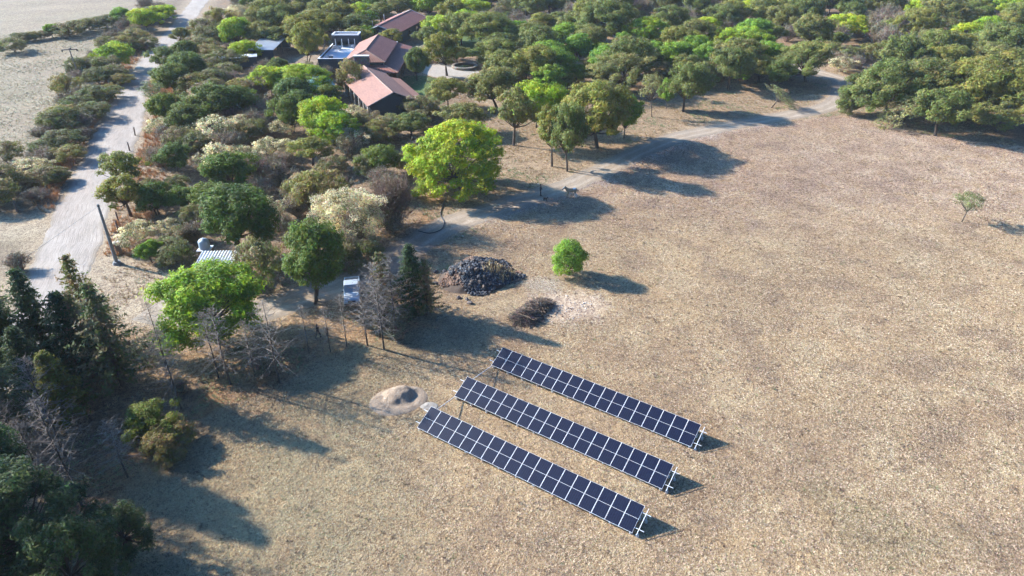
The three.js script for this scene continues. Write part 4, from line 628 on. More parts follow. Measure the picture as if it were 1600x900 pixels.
{ // main house: hipped upper roof over a lower skirt, stone chimney, white roof terrace and tower
  const o = thing('main_house', 'main house with red hipped roof, stone chimney and white roof terrace', 'house', -33.3, 0, -171, 0), xr = 4.7, xl = -4.7, zf = 8.4, zb = -12, E = 4.6, R = 6.5;
  roofPlane(o, 'roof', V(xr, E, zb), V(xr, E, zf), V(0, R, 5), V(0, R, zb), roofB); roofPlane(o, 'roof', V(xl, E, zf), V(xl, E, zb), V(0, R, zb), V(0, R, 5), roofA);
  roofPlane(o, 'hip_roof', V(xl, E, zf), V(xr, E, zf), V(0.05, R, 5), V(-0.05, R, 5), roofA);
  bar(o, 'ridge_cap', V(0, R + 0.03, zb - 0.1), V(0, R + 0.03, 5), 0.15, ridgeM, 8); bar(o, 'hip_cap', V(0, R + 0.03, 5), V(xr, E + 0.03, zf), 0.14, ridgeM, 8); bar(o, 'hip_cap', V(0, R + 0.03, 5), V(xl, E + 0.03, zf), 0.14, ridgeM, 8);
  roofPlane(o, 'veranda_roof', V(7.9, 2.9, -15), V(7.9, 2.9, 11), V(4.3, 3.9, 8), V(4.3, 3.9, -15), roofB); roofPlane(o, 'veranda_roof', V(-0.6, 2.9, 11), V(7.88, 2.9, 11), V(4.28, 3.9, 8), V(-0.6, 3.9, 8), roofB);
  bar(o, 'hip_cap', V(7.9, 2.95, 11), V(4.3, 3.95, 8), 0.13, ridgeM, 8);
  wallBetween(o, 'wall', -4.2, 7.8, 4.2, 7.8, 0, 4.4, 0.25, slateWall); wallBetween(o, 'wall', 4.2, 7.9, 4.2, -15, 0, 4.3, 0.25, paleWall); wallBetween(o, 'wall', -4.2, 7.6, -4.2, -11.8, 0, 4.3, 0.25, slateWall); wallBetween(o, 'wall', -4.2, -12, 4, -12, 0, 4.4, 0.25, slateWall);
  for (const z of [10.6, 6, 1, -4, -9, -14]) part(o, 'veranda_post', rbox(0.3, 2.85, 0.3, 0.02), woodM, 7.6, 1.42, z);
  for (const x of [0.2, 3.8]) part(o, 'veranda_post', rbox(0.3, 2.85, 0.3, 0.02), woodM, x, 1.42, 10.7);
  for (const z of [4, -1, -7]) windowAt(o, 4.35, 1.7, z, 1.4, 1.4, Math.PI / 2); for (const x of [1.2, 3]) windowAt(o, x, 1.7, 7.95, 1.1, 1.3);
  // stone chimney: a core and its stones
  const ch = part(o, 'chimney', box(3.1, 6.1, 0.9), mat(0.13, 0.12, 0.115, 0.95), -0.4 + 0.1, 3.05, 9.1), r = rng(18), sg = [0, 1, 2].map(i => { const g = new THREE.IcosahedronGeometry(0.19, 1); const p = g.attributes.position; for (let k = 0; k < p.count; k++) { const q = 1 + 0.3 * nz(p.getX(k) * 9 + i * 5, p.getY(k) * 9, p.getZ(k) * 9); p.setXYZ(k, p.getX(k) * q * 1.15, p.getY(k) * q * 0.8, p.getZ(k) * q * 0.6); } g.computeVertexNormals(); return g; });
  const stones = []; for (let y = -0.6; y < 2.95; y += 0.27) for (let x = -1.45; x <= 1.45; x += 0.36) stones.push([x + (r() - 0.5) * 0.1, y, 0.44]); for (let y = -0.6; y < 2.95; y += 0.27) for (const z of [-0.3, 0, 0.3]) { stones.push([1.55, y, z]); stones.push([-1.55, y, z]); }
  const im = new THREE.InstancedMesh(sg[0], mat(0.19, 0.15, 0.125, 0.95), stones.length), mx = new THREE.Matrix4(); stones.forEach(([x, y, z], i) => { mx.makeRotationY(Math.abs(x) > 1.5 ? Math.PI / 2 : 0); mx.setPosition(x, y, z); im.setMatrixAt(i, mx); im.setColorAt(i, C(0.6 + r() * 0.7, 0.6 + r() * 0.65, 0.6 + r() * 0.6)); }); im.name = 'facing_stones'; im.userData.kind = 'stuff'; ch.add(im);
  part(o, 'chimney_cap', rbox(3.5, 0.16, 1.25, 0.03), mat(0.5, 0.47, 0.44, 0.9), -0.3, 6.2, 9.1);
  // terrace block
  const tb = part(o, 'terrace_block', box(7.4, 3.3, 18), slateWall, -8.3, 1.65, -7);
  part(tb, 'terrace_floor', box(7.2, 0.08, 17.8), whiteM, 0, 1.7, 0);
  for (const [x, z, w, d] of [[-3.6, 0, 0.22, 18.04], [0, 8.9, 7.44, 0.22]]) { part(tb, 'parapet', box(w, 0.55, d), slateWall, x, 1.95, z); part(tb, 'coping', rbox(w + 0.1, 0.08, d + 0.1, 0.02), whiteM, x, 2.27, z); }
  const tw = part(o, 'tower', box(6.6, 1.45, 0.25), slateWall, -8.4, 5.34, -13.12); // upper front wall over the open loggia
  for (const [w, h, d, x, y, z] of [[1, 1.25, 0.25, -2.8, -1.35, 0], [0.8, 1.25, 0.25, 2.9, -1.35, 0], [0.25, 2.7, 2.95, -3.17, -0.62, -1.6], [0.25, 2.7, 2.95, 3.17, -0.62, -1.6], [6.6, 2.7, 0.25, 0, -0.62, -3.2]]) part(tw, 'wall', box(w, h, d), slateWall, x, y, z);
  for (const [x, z, w, d] of [[0, 0, 6.7, 0.3], [0, -3.2, 6.7, 0.3], [3.2, -1.6, 0.3, 2.88], [-3.2, -1.6, 0.3, 2.88]]) part(tw, 'coping', rbox(w, 0.3, d, 0.02), whiteM, x, 0.87, z);
  part(tw, 'tower_roof', box(6.1, 0.08, 2.95), mat(0.3, 0.3, 0.31, 0.9), 0, 0.6, -1.6);
  for (const [x, z] of [[-2.5, 2.1], [-0.9, 2.1], [0.8, 2.1], [2.3, 2.1]]) part(tb, 'pergola_post', box(0.14, 2.1, 0.14), whiteM, x, 2.75, z - 7.2);
  for (const [x, z, turn] of [[-2.2, 6.2, 0.3], [-1.2, -3, 0], [-2.4, -3.6, 0.4], [1.8, -4.6, 0]]) { const a = part(tb, 'air_conditioner', rbox(0.95, 0.8, 0.45, 0.04), mat(0.5, 0.51, 0.52, 0.6), x, 2.16, z); a.rotation.y = turn; }
  part(tb, 'fan_housing', new THREE.CylinderGeometry(0.5, 0.5, 0.5, 16), steelM, -1.2, 2, 6.6);
  // outside stair with railing
  const st = part(o, 'stair_stringer', box(0.2, 0.3, 12), woodM, -12.3, 1.55, -7.8); st.rotation.x = -Math.atan2(-3.1, 11.6);
  for (let i = 0; i < 18; i++) part(o, 'tread', rbox(1.5, 0.07, 0.6, 0.01), mat(0.3, 0.22, 0.16, 0.9), -13, 0.15 + i * 0.175, -2.2 - i * 0.65);
  bar(o, 'handrail', V(-13.8, 1.1, -2), V(-13.8, 4.2, -13.6), 0.06, steelM); bar(o, 'handrail', V(-13.8, 0.35, -2), V(-13.8, 3.4, -13.6), 0.04, steelM);
  for (let i = 0; i <= 12; i++) bar(o, 'baluster', V(-13.8, 0.12 + i * 0.255, -2 - i * 0.966), V(-13.8, 1.1 + i * 0.258, -2 - i * 0.966), 0.045, steelM);
  for (let i = 0; i < 12; i++) bar(o, 'rail_brace', V(-13.8, 0.35 + i * 0.255, -2 - i * 0.966), V(-13.8, 1.1 + (i + 1) * 0.258, -2 - (i + 1) * 0.966), 0.03, steelM);
}
{ // far house
  const o = thing('far_house', 'far house with brown red roof among the trees behind the main house', 'house', -36.4, 0, -201.9, -13.7 * Math.PI / 180), L = 24.6, E = 3.1, R = 5;
  roofPlane(o, 'roof', V(5.4, E, -L), V(5.4, E, 0), V(0, R, 0), V(0, R, -L), roofB); roofPlane(o, 'roof', V(-5.4, E, 0), V(-5.4, E, -L), V(0, R, -L), V(0, R, 0), roofB);
  bar(o, 'ridge_cap', V(0, R + 0.04, 0.1), V(0, R + 0.04, -L - 0.1), 0.16, ridgeM, 8);
  for (const z of [0.12, -L - 0.12]) { bar(o, 'barge_board', V(-5.4, E, z), V(0, R + 0.05, z), 0.15, sheetM); bar(o, 'barge_board', V(0, R + 0.05, z), V(5.4, E, z), 0.15, sheetM); }
  const gg = new THREE.ExtrudeGeometry(new THREE.Shape([[-4.9, 0], [4.9, 0], [4.9, 3], [0, 4.75], [-4.9, 3]].map(p => new THREE.Vector2(...p))), { depth: 0.25, bevelEnabled: false });
  part(o, 'gable_wall', gg, slateWall, 0, 0, -0.45); part(o, 'gable_wall', gg, slateWall, 0, 0, -L + 0.3); for (const x of [-4.78, 4.78]) wallBetween(o, 'wall', x, -0.5, x, -L + 0.6, 0, 2.9, 0.24, slateWall);
  for (const z of [-4, -10, -16]) windowAt(o, 4.9, 1.6, z, 1.3, 1.2, Math.PI / 2);
  bar(o, 'vent_pipe', V(-2, 3.8, -9), V(-2, 6.4, -9), 0.09, galv, 8); bar(o, 'vent_pipe', V(-3, 3.4, -3), V(-3, 5.8, -3), 0.08, galv, 8);
}
function openShed(name, label, x, z, turn, w, d, h, rise, m, walls) {
  const o = thing(name, label, 'shed', x, 0, z, turn);
  roofPlane(o, 'roof', V(-w / 2, h, d / 2), V(w / 2, h, d / 2), V(w / 2, h + rise, -d / 2), V(-w / 2, h + rise, -d / 2), m, 0.35);
  for (const sx of [-1, 1]) for (const t of [-1, 0, 1]) part(o, 'post', box(0.14, h + rise * (0.5 - t * 0.42), 0.14), woodM, sx * (w / 2 - 0.15), (h + rise * (0.5 - t * 0.42)) / 2 - 0.1, t * (d / 2 - 0.2));
  if (walls) { part(o, 'wall', box(w - 0.5, h - 0.15, 0.2), walls, 0, (h - 0.15) / 2, d / 2 - 0.4); part(o, 'wall', box(w - 0.5, h - 0.15, 0.2), walls, 0, (h - 0.15) / 2, -d / 2 + 0.4); }
  return o;
}
openShed('metal_shed', 'long white metal roofed shed left of the terrace', -63.2, -191, 0.02, 6.4, 16.5, 2.9, 0.5, sheetM, slateWall);
openShed('metal_shed', 'narrow white roofed shelter among the scrub, nearest the road', -67, -177.3, 0.32, 8.8, 2, 2.4, 0.25, sheetM, mat(0.07, 0.085, 0.1, 0.8));
openShed('carport', 'teal translucent roof half hidden behind the lime green trees', -41, -152.2, 0.45, 4.6, 8.6, 2.8, 0.3, new THREE.MeshPhysicalMaterial({ color: C(0.45, 0.66, 0.66), roughness: 0.3, clearcoat: 0.5 }));
{
  const o = openShed('small_shed', 'small shed with white corrugated roof under the dark trees', -35.2, -74, 0.05, 4.2, 3.6, 2.5, 0.25, sheetM, mat(0.35, 0.31, 0.27, 0.9));
  const t = thing('water_tank', 'grey water tank on a stand behind the white roofed shed', 'tank', -37.9, 0, -77.4);
  part(t, 'tank', new THREE.LatheGeometry([[0, 0], [0.62, 0], [0.66, 0.1], [0.66, 0.95], [0.5, 1.15], [0.2, 1.25], [0.18, 1.32], [0, 1.32]].map(p => new THREE.Vector2(...p)), 20), mat(0.3, 0.36, 0.42, 0.6), 0, 2.3, 0);
  part(t, 'platform', rbox(1.6, 0.12, 1.6, 0.02), sheetM, 0, 2.23, 0); for (const x of [-0.65, 0.65]) for (const z of [-0.65, 0.65]) part(t, 'leg', box(0.1, 2.3, 0.1), woodM, x, 1.07, z);
}
{ // round stone pool
  const o = thing('stone_pool', 'round raised stone pool on the pale patio', 'pool', -11.6, 0.03, -176.5), g = new THREE.LatheGeometry([[2.5, -0.2], [3.1, -0.2], [3.1, 0.55], [3, 0.62], [2.6, 0.62], [2.5, 0.55]].map(p => new THREE.Vector2(...p)), 40);
  part(o, 'rim_wall', g, mat(0.3, 0.26, 0.23, 0.95, { map: soilMap })); part(o, 'water', new THREE.CircleGeometry(2.55, 40).rotateX(-Math.PI / 2), new THREE.MeshStandardMaterial({ color: C(0.04, 0.055, 0.05), roughness: 0.1 }), 0, 0.32, 0);
  const r = rng(4), sg = new RoundedBoxGeometry(0.42, 0.3, 0.34, 1, 0.07); for (let i = 0; i < 38; i++) { const a = i / 38 * 6.283; const s = part(o, 'stone', sg, mat(0.26 + r() * 0.14, 0.23 + r() * 0.1, 0.2 + r() * 0.08, 0.95), Math.cos(a) * 3.02, 0.5, Math.sin(a) * 3.02); s.rotation.y = -a + Math.PI / 2; }
}

// ---------- poles, fence, hose ----------
{
  const o = thing('utility_pole', 'leaning grey concrete pole beside the dirt road with a stay wire', 'pole', -49.5, 0, -77.6), conc = mat(0.3, 0.31, 0.32, 0.85, { map: soilMap });
  part(o, 'shaft', new THREE.CylinderGeometry(0.13, 0.24, 8.4, 14), conc, 0, 3.9, 0); part(o, 'base_collar', new THREE.CylinderGeometry(0.42, 0.55, 0.4, 12), conc, 0, 0.12, 0);
  part(o, 'top_band', new THREE.CylinderGeometry(0.16, 0.16, 0.14, 12), steelM, 0, 7.9, 0);
  const w = new MB(); w.limb(V(0, 7.85, 0), V(-12.3, 0.02, -2), 0.022, 0.022, 5, [1, 1, 1]); part(o, 'stay_wire', w.geo(), steelM);
  const t = thing('utility_pole', 'wooden pole with a T crossarm rising from the roadside hedge', 'pole', -100.8, 0, -166.3, 0.25);
  part(t, 'shaft', new THREE.CylinderGeometry(0.11, 0.17, 7.2, 10), mat(0.26, 0.22, 0.19, 0.9), 0, 3.3, 0).rotation.z = 0.04; const ca = part(t, 'crossarm', rbox(3.4, 0.2, 0.2, 0.03), mat(0.2, 0.16, 0.14, 0.9), -0.1, 6.6, 0.12); for (const x of [-1.55, 1.55, 0.3]) part(ca, 'insulator', new THREE.CylinderGeometry(0.12, 0.16, 0.34, 10), steelM, x, x > 1 || x < -1 ? -0.22 : 0.22, 0);
  const b = thing('meter_pillar', 'small stone pillar with flat pale cap beside the concrete pole', 'pillar', -50.5, 0, -80.4, 0.4); part(b, 'shaft', rbox(0.6, 1.5, 0.5, 0.03), mat(0.22, 0.18, 0.15, 0.95, { map: soilMap }), 0, 0.7, 0); part(b, 'cap', rbox(0.95, 0.16, 0.75, 0.03), mat(0.55, 0.53, 0.5, 0.9), 0, 1.5, 0);
  [[-69.3, -126.1], [-66.6, -118], [-63.4, -111.5], [-56.6, -94.6], [-54.9, -89.4], [-53.6, -86.6], [-74, -91.6], [-71.4, -93.2]].forEach(([x, z], i) => { const f = thing('fence_post', `weathered wooden fence post, ${ORDN[i]} along the dirt road verge`, 'post', x, 0, z, i); part(f, 'post', new THREE.CylinderGeometry(0.1, 0.12, 1.7, 8), mat(0.13, 0.1, 0.085, 0.95), 0, 0.72, 0).rotation.z = (i % 3 - 1) * 0.08; const c = part(f, 'chamfered_top', new THREE.CylinderGeometry(0.05, 0.1, 0.08, 8), mat(0.16, 0.13, 0.11, 0.95), 0, 1.6, 0); c.position.x = -(i % 3 - 1) * 0.07; });
  const g = thing('field_post', 'short dark stump post beside the person in black', 'post', -19.6, 0, -61.8); part(g, 'post', new THREE.CylinderGeometry(0.12, 0.15, 1.2, 9), mat(0.06, 0.05, 0.045, 0.95), 0, 0.5, 0); part(g, 'cut_top', new THREE.CylinderGeometry(0.06, 0.12, 0.06, 9), mat(0.2, 0.15, 0.11, 0.95), 0, 1.13, 0);
  const hose = new THREE.CatmullRomCurve3([[-9.9, -98.2], [-10.1, -95.4], [-10.2, -92.1], [-9.4, -88.9], [-9.8, -86.7], [-11.1, -85.8], [-12.8, -86.6]].map(([x, z]) => V(x, hgt(x, z) + 0.07, z))), hm = new THREE.Mesh(new THREE.TubeGeometry(hose, 60, 0.06, 6), steelM); hm.name = 'hose'; tag(hm, 'black hose curling across the dirt track', 'hose'); scene.add(hm);
}

// ---------- heaps ----------
const stoneGeo = [0, 1, 2, 3].map(i => { const g = new THREE.DodecahedronGeometry(1, 0), p = g.attributes.position; for (let k = 0; k < p.count; k++) { const x = p.getX(k), y = p.getY(k), z = p.getZ(k), q = 1 + 0.42 * nz(x * 1.7 + i * 9, y * 1.7, z * 1.7); p.setXYZ(k, x * q, y * q * (0.62 + i * 0.08), z * q * (0.8 + 0.1 * i)); } g.computeVertexNormals(); return g; });
function heapGeo(rx, rz, h, seed, rough, shape, cut = 44) { const b = new MB(); for (let j = 0; j <= cut; j++) for (let i = 0; i <= cut; i++) { const x = (i / cut * 2 - 1) * rx, z = (j / cut * 2 - 1) * rz, d = Math.hypot(x / rx, z / rz), e = d + 0.16 * nz(x * 0.5 + seed, z * 0.5); b.v(x, shape(clamp(1 - e), x, z) * h + rough * fbm(x * 1.3, z * 1.3, 3, seed) * clamp(1.2 - d) - 0.12 * smooth(0.8, 1, d), z, [1, 1, 1], x / 3, z / 3); } for (let j = 0; j < cut; j++) for (let i = 0; i < cut; i++) { const k = j * (cut + 1) + i; b.i.push(k, k + cut + 1, k + 1, k + 1, k + cut + 1, k + cut + 2); } return b.geo(); }
{
  const o = thing('stone_pile', 'big heap of dark broken stones beside the dirt track', 'stone pile', -4.3, 0, -74.4, 0.35), f = t => smooth(0, 0.85, t), RX = 5.2, RZ = 4.1, HH = 1.9;
  part(o, 'earth_core', heapGeo(RX, RZ, HH, 7, 0.35, f), mat(0.12, 0.085, 0.065, 0.95, { map: soilMap }));
  const r = rng(33), im = new THREE.InstancedMesh(stoneGeo[1], mat(1, 1, 1, 0.9), 2600), m = new THREE.Matrix4(), q = new THREE.Quaternion(), e = new THREE.Euler(); im.name = 'stones'; im.userData.kind = 'stuff';
  for (let i = 0; i < 2600; i++) { const t = r() * 6.283, d = Math.sqrt(r()) * (0.9 + 0.28 * Math.sin(t * 2 + 0.6) * Math.sin(t * 3)), x = Math.cos(t) * d * RX, z = Math.sin(t) * d * RZ, y = f(clamp(1 - d - 0.16 * nz(x * 0.5 + 7, z * 0.5))) * HH, s = 0.08 + 0.13 * r() * r() + 0.04 * r(); q.setFromEuler(e.set(r() * 6, r() * 6, r() * 6)); m.compose(V(x, y + s * 0.35, z), q, V(s * 1.2, s, s)); im.setMatrixAt(i, m); const red = nz(x * 0.35 + 3, z * 0.35) + (x < -2.4 ? 0.3 : -0.25) > 0.12, v = 0.7 + 0.7 * r(); im.setColorAt(i, red ? C(0.2 * v, 0.125 * v, 0.085 * v) : r() < 0.1 ? C(0.2 * v, 0.2 * v, 0.2 * v) : C(0.058 * v, 0.06 * v, 0.068 * v)); }
  o.add(im);
  for (let i = 0; i < 60; i++) { const t = r() * 6.283, d = Math.sqrt(r()) * 0.85, x = Math.cos(t) * d * RX, z = Math.sin(t) * d * RZ, s = 0.2 + 0.14 * r(), b = part(o, 'stone', stoneGeo[i % 4], mat(...(r() < 0.5 ? [0.06, 0.062, 0.07] : [0.13, 0.1, 0.08]), 0.9), x, f(clamp(1 - d)) * HH + 0.12, z); b.scale.setScalar(s); b.rotation.set(r() * 6, r() * 6, r() * 6); }
  const dg = new MB(), n = V(0, 1, 0); for (let i = 0; i < 260; i++) { const a = r() * 6.283, x = 2.4 + Math.cos(a) * r() * 2.2, z = 1.6 + Math.sin(a) * r() * 1.4, y = f(clamp(1 - Math.hypot(x / RX, z / RZ))) * HH; dg.limb(V(x, y, z), V(x + (r() - 0.5) * 0.5, y + 0.35 + r() * 0.5, z + (r() - 0.5) * 0.5), 0.025, 0.006, 3, [0.5, 0.38, 0.2]); } tag(part(o, 'dry_weeds', dg.geo(), new THREE.MeshStandardMaterial({ vertexColors: true, roughness: 0.9 })), null, null, null, 'stuff');
  [[-9.2, -72.7, 0.34, 'loose dark boulder left of the stone pile'], [-6.2, -69.4, 0.26, 'loose stone in front of the stone pile, nearest the dead row'], [-5.2, -69.1, 0.24, 'loose stone in front of the stone pile, between two others'], [-4.8, -68.2, 0.26, 'loose stone furthest out in front of the stone pile'], [-9.4, -75.4, 0.28, 'loose brown stone behind the dark boulder of the stone pile'], [-9.8, -74, 0.2, 'smallest loose stone left of the stone pile']].forEach(([x, z, s, l], i) => { const g = stoneGeo[i % 4].clone().scale(s * 1.3, s, s); const b = new THREE.Mesh(g, mat(0.14, 0.115, 0.1, 0.9)); b.name = numbered('loose_stone'); b.position.set(x, hgt(x, z) + s * 0.4, z); b.rotation.y = i; tag(b, l, 'stone', 'stones strewn round the pile'); scene.add(b); });
}
{ // brush heap in a burnt pit, with charred lumps
  const o = thing('brush_heap', 'heap of dark dry branches with pale ash beside it', 'brush heap', 2.3, 0, -66.4, 0.75), r = rng(52), b = new MB();
  part(o, 'ash_bed', heapGeo(3.3, 1.8, 0.25, 5, 0.25, t => smooth(0, 0.7, t)), mat(0.07, 0.058, 0.05, 0.95, { map: soilMap }));
  for (let i = 0; i < 1500; i++) { const t = r() * 6.283, d = Math.sqrt(r()), lobe = r() < 0.55, x = lobe ? -1.5 + Math.cos(t) * d * 1.7 : 1 + Math.cos(t) * d * 1.9, z = (lobe ? 0.35 : -0.15) + Math.sin(t) * d * (lobe ? 1.5 : 1.25), y = (1 - d * d) * (1.0 + 0.6 * nz(x * 1.4, z * 1.4)) * r() + 0.06, a = r() * 6.283, L = 0.25 + r() * 0.6, w = r() < 0.4 ? [0.28, 0.2, 0.14] : [0.05 + r() * 0.06, 0.04 + r() * 0.045, 0.034 + r() * 0.035]; b.limb(V(x - Math.cos(a) * L, Math.max(0.03, y - (r() - 0.5) * 0.5), z - Math.sin(a) * L), V(x + Math.cos(a) * L, y + (r() - 0.2) * 0.35, z + Math.sin(a) * L), 0.034, 0.014, 4, w); }
  tag(part(o, 'branches', b.geo(), new THREE.MeshStandardMaterial({ vertexColors: true, roughness: 0.95 })), null, null, null, 'stuff');
  const im = new THREE.InstancedMesh(stoneGeo[2], mat(1, 1, 1, 0.95), 130), m = new THREE.Matrix4(), q = new THREE.Quaternion(), e = new THREE.Euler(); im.name = 'ash_lumps'; tag(im, 'pale ash patch strewn with small charred lumps', 'ash', null, 'stuff');
  for (let i = 0; i < 130; i++) { const t = r() * 6.283, d = Math.sqrt(r()), x = 6.2 + Math.cos(t) * d * 3.2, z = -67.4 + Math.sin(t) * d * 2.6, s = 0.04 + 0.1 * r() * r(); q.setFromEuler(e.set(r() * 6, r() * 6, 0)); m.compose(V(x, hgt(x, z) + s * 0.3, z), q, V(s, s, s)); im.setMatrixAt(i, m); im.setColorAt(i, r() < 0.5 ? C(0.55, 0.5, 0.47) : C(0.13, 0.1, 0.09)); } scene.add(im);
}
{ // dug-out sand mound and a spill of pale sand
  const o = thing('sand_mound', 'low mound of grey brown sand beside the solar rows', 'sand mound', -10.6, 0, -51.3, 0.3), sandM = mat(0.43, 0.335, 0.25, 0.95, { map: soilMap, bumpMap: soilBump, bumpScale: 0.05 });
  part(o, 'sand', heapGeo(3.1, 2.4, 0.62, 11, 0.12, (t, x, z) => 0.16 * smooth(0, 0.4, t) + smooth(1.75, 0.45, Math.hypot(x - 0.2 + 0.35 * nz(x, z), (z + 0.55) * 1.05 + 0.3 * nz(x + 7, z))) - 0.2 * smooth(1.2, 0.2, Math.hypot(x - 0.8, z - 0.1)), 56), sandM);
  const g = heapGeo(1, 0.75, 0.07, 23, 0.12, t => smooth(0, 0.9, t)), p = new THREE.Mesh(g, mat(0.4, 0.37, 0.335, 0.95, { map: soilMap })); p.name = 'cement_spill'; p.position.set(-7.7, 0, -50.4); tag(p, 'small spill of pale cement between the mound and the panels', 'cement'); scene.add(p);
}

// ---------- pickup ----------
{
  const o = thing('pickup_truck', 'pale silver blue pickup parked beside the dead conifers', 'pickup', -18.45, 0, -69.75, Math.atan2(1.15, 6.1)), paint = new THREE.MeshPhysicalMaterial({ color: C(0.5, 0.56, 0.6), roughness: 0.35, metalness: 0.25, clearcoat: 0.8, clearcoatRoughness: 0.1 }), trim = mat(0.03, 0.03, 0.033, 0.6), tyreM = mat(0.025, 0.025, 0.027, 0.9), rimM = mat(0.5, 0.5, 0.52, 0.35, { metalness: 0.7 });
  const ex = (pts, w, bev = 0.04) => new THREE.ExtrudeGeometry(new THREE.Shape(pts.map(p => new THREE.Vector2(...p))), { depth: w - 2 * bev, bevelEnabled: true, bevelSize: bev, bevelThickness: bev, bevelSegments: 2 }).translate(0, 0, -w / 2 + bev).rotateY(-Math.PI / 2);
  // side profiles: first number forward (+z), second up
  part(o, 'body', ex([[-2.55, 0.5], [-2.55, 0.72], [2.45, 0.72], [2.5, 0.42], [1.95, 0.42], [1.9, 0.62], [1.75, 0.8], [1.45, 0.8], [1.28, 0.62], [1.22, 0.38], [-1.15, 0.38], [-1.2, 0.62], [-1.35, 0.8], [-1.7, 0.8], [-1.85, 0.62], [-1.9, 0.45]], 1.78), paint);
  part(o, 'hood', ex([[0.85, 0.7], [0.9, 1.16], [1.6, 1.1], [2.3, 1.0], [2.5, 0.86], [2.5, 0.66]], 1.72, 0.06), paint);
  part(o, 'cab', ex([[-0.95, 0.7], [-1, 1.12], [-0.8, 1.72], [-0.55, 1.78], [0.35, 1.76], [1.02, 1.14], [0.98, 0.7]], 1.66, 0.07), paint);
  const wg = new MB(); wg.slab(V(-0.74, 1.15, 1.1), V(0.74, 1.15, 1.1), V(0.66, 1.7, 0.49), V(-0.66, 1.7, 0.49), 0.02); part(o, 'windscreen', wg.geo(), glassM);
  const rg = new MB(); rg.slab(V(0.68, 1.2, -1.03), V(-0.68, 1.2, -1.03), V(-0.62, 1.62, -0.89), V(0.62, 1.62, -0.89), 0.02); part(o, 'rear_window', rg.geo(), glassM);
  for (const s of [-1, 1]) for (const [a, b, c, d] of [[-0.9, -0.1, -0.06, -0.72], [0, 0.88, 0.36, 0.02]]) { const g = new MB(); g.slab(V(s * 0.84, 1.17, a), V(s * 0.84, 1.17, b), V(s * 0.82, 1.64, c), V(s * 0.82, 1.64, d), 0.02 * s); part(o, 'side_window', g.geo(), glassM); }
  for (const s of [-1, 1]) { part(o, 'bed_side', rbox(0.1, 0.48, 1.55, 0.03), paint, s * 0.84, 0.94, -1.79); const mrr = part(o, 'mirror', rbox(0.2, 0.16, 0.1, 0.03), trim, s * 0.99, 1.2, 0.72); mrr.rotation.y = s * 0.2; part(o, 'headlight', rbox(0.4, 0.17, 0.1, 0.04), mat(0.8, 0.82, 0.84, 0.15), s * 0.62, 0.86, 2.5); const dr = part(o, 'door', rbox(0.03, 0.5, 0.9, 0.01), paint, s * 0.89, 0.9, 0.42); part(dr, 'handle', rbox(0.03, 0.04, 0.16, 0.01), trim, s * 0.02, 0.12, -0.3); }
  part(o, 'bed_floor', box(1.62, 0.06, 1.55), trim, 0, 0.77, -1.79); part(o, 'tailgate', rbox(1.7, 0.5, 0.08, 0.03), paint, 0, 0.93, -2.56); part(o, 'bed_front', box(1.6, 0.45, 0.06), trim, 0, 0.96, -1.06);
  part(o, 'grille', rbox(0.86, 0.2, 0.08, 0.03), trim, 0, 0.84, 2.53); part(o, 'bumper', rbox(1.78, 0.26, 0.2, 0.06), trim, 0, 0.52, 2.54); part(o, 'rear_bumper', rbox(1.7, 0.18, 0.16, 0.05), rimM, 0, 0.5, -2.64);
  for (const s of [-1, 1]) for (const z of [1.6, -1.52]) { const w = part(o, 'wheel', new THREE.TorusGeometry(0.27, 0.105, 10, 22).rotateY(Math.PI / 2), tyreM, s * 0.82, 0.375, z); part(w, 'rim', new THREE.CylinderGeometry(0.21, 0.21, 0.16, 14).rotateZ(Math.PI / 2), rimM); }
}

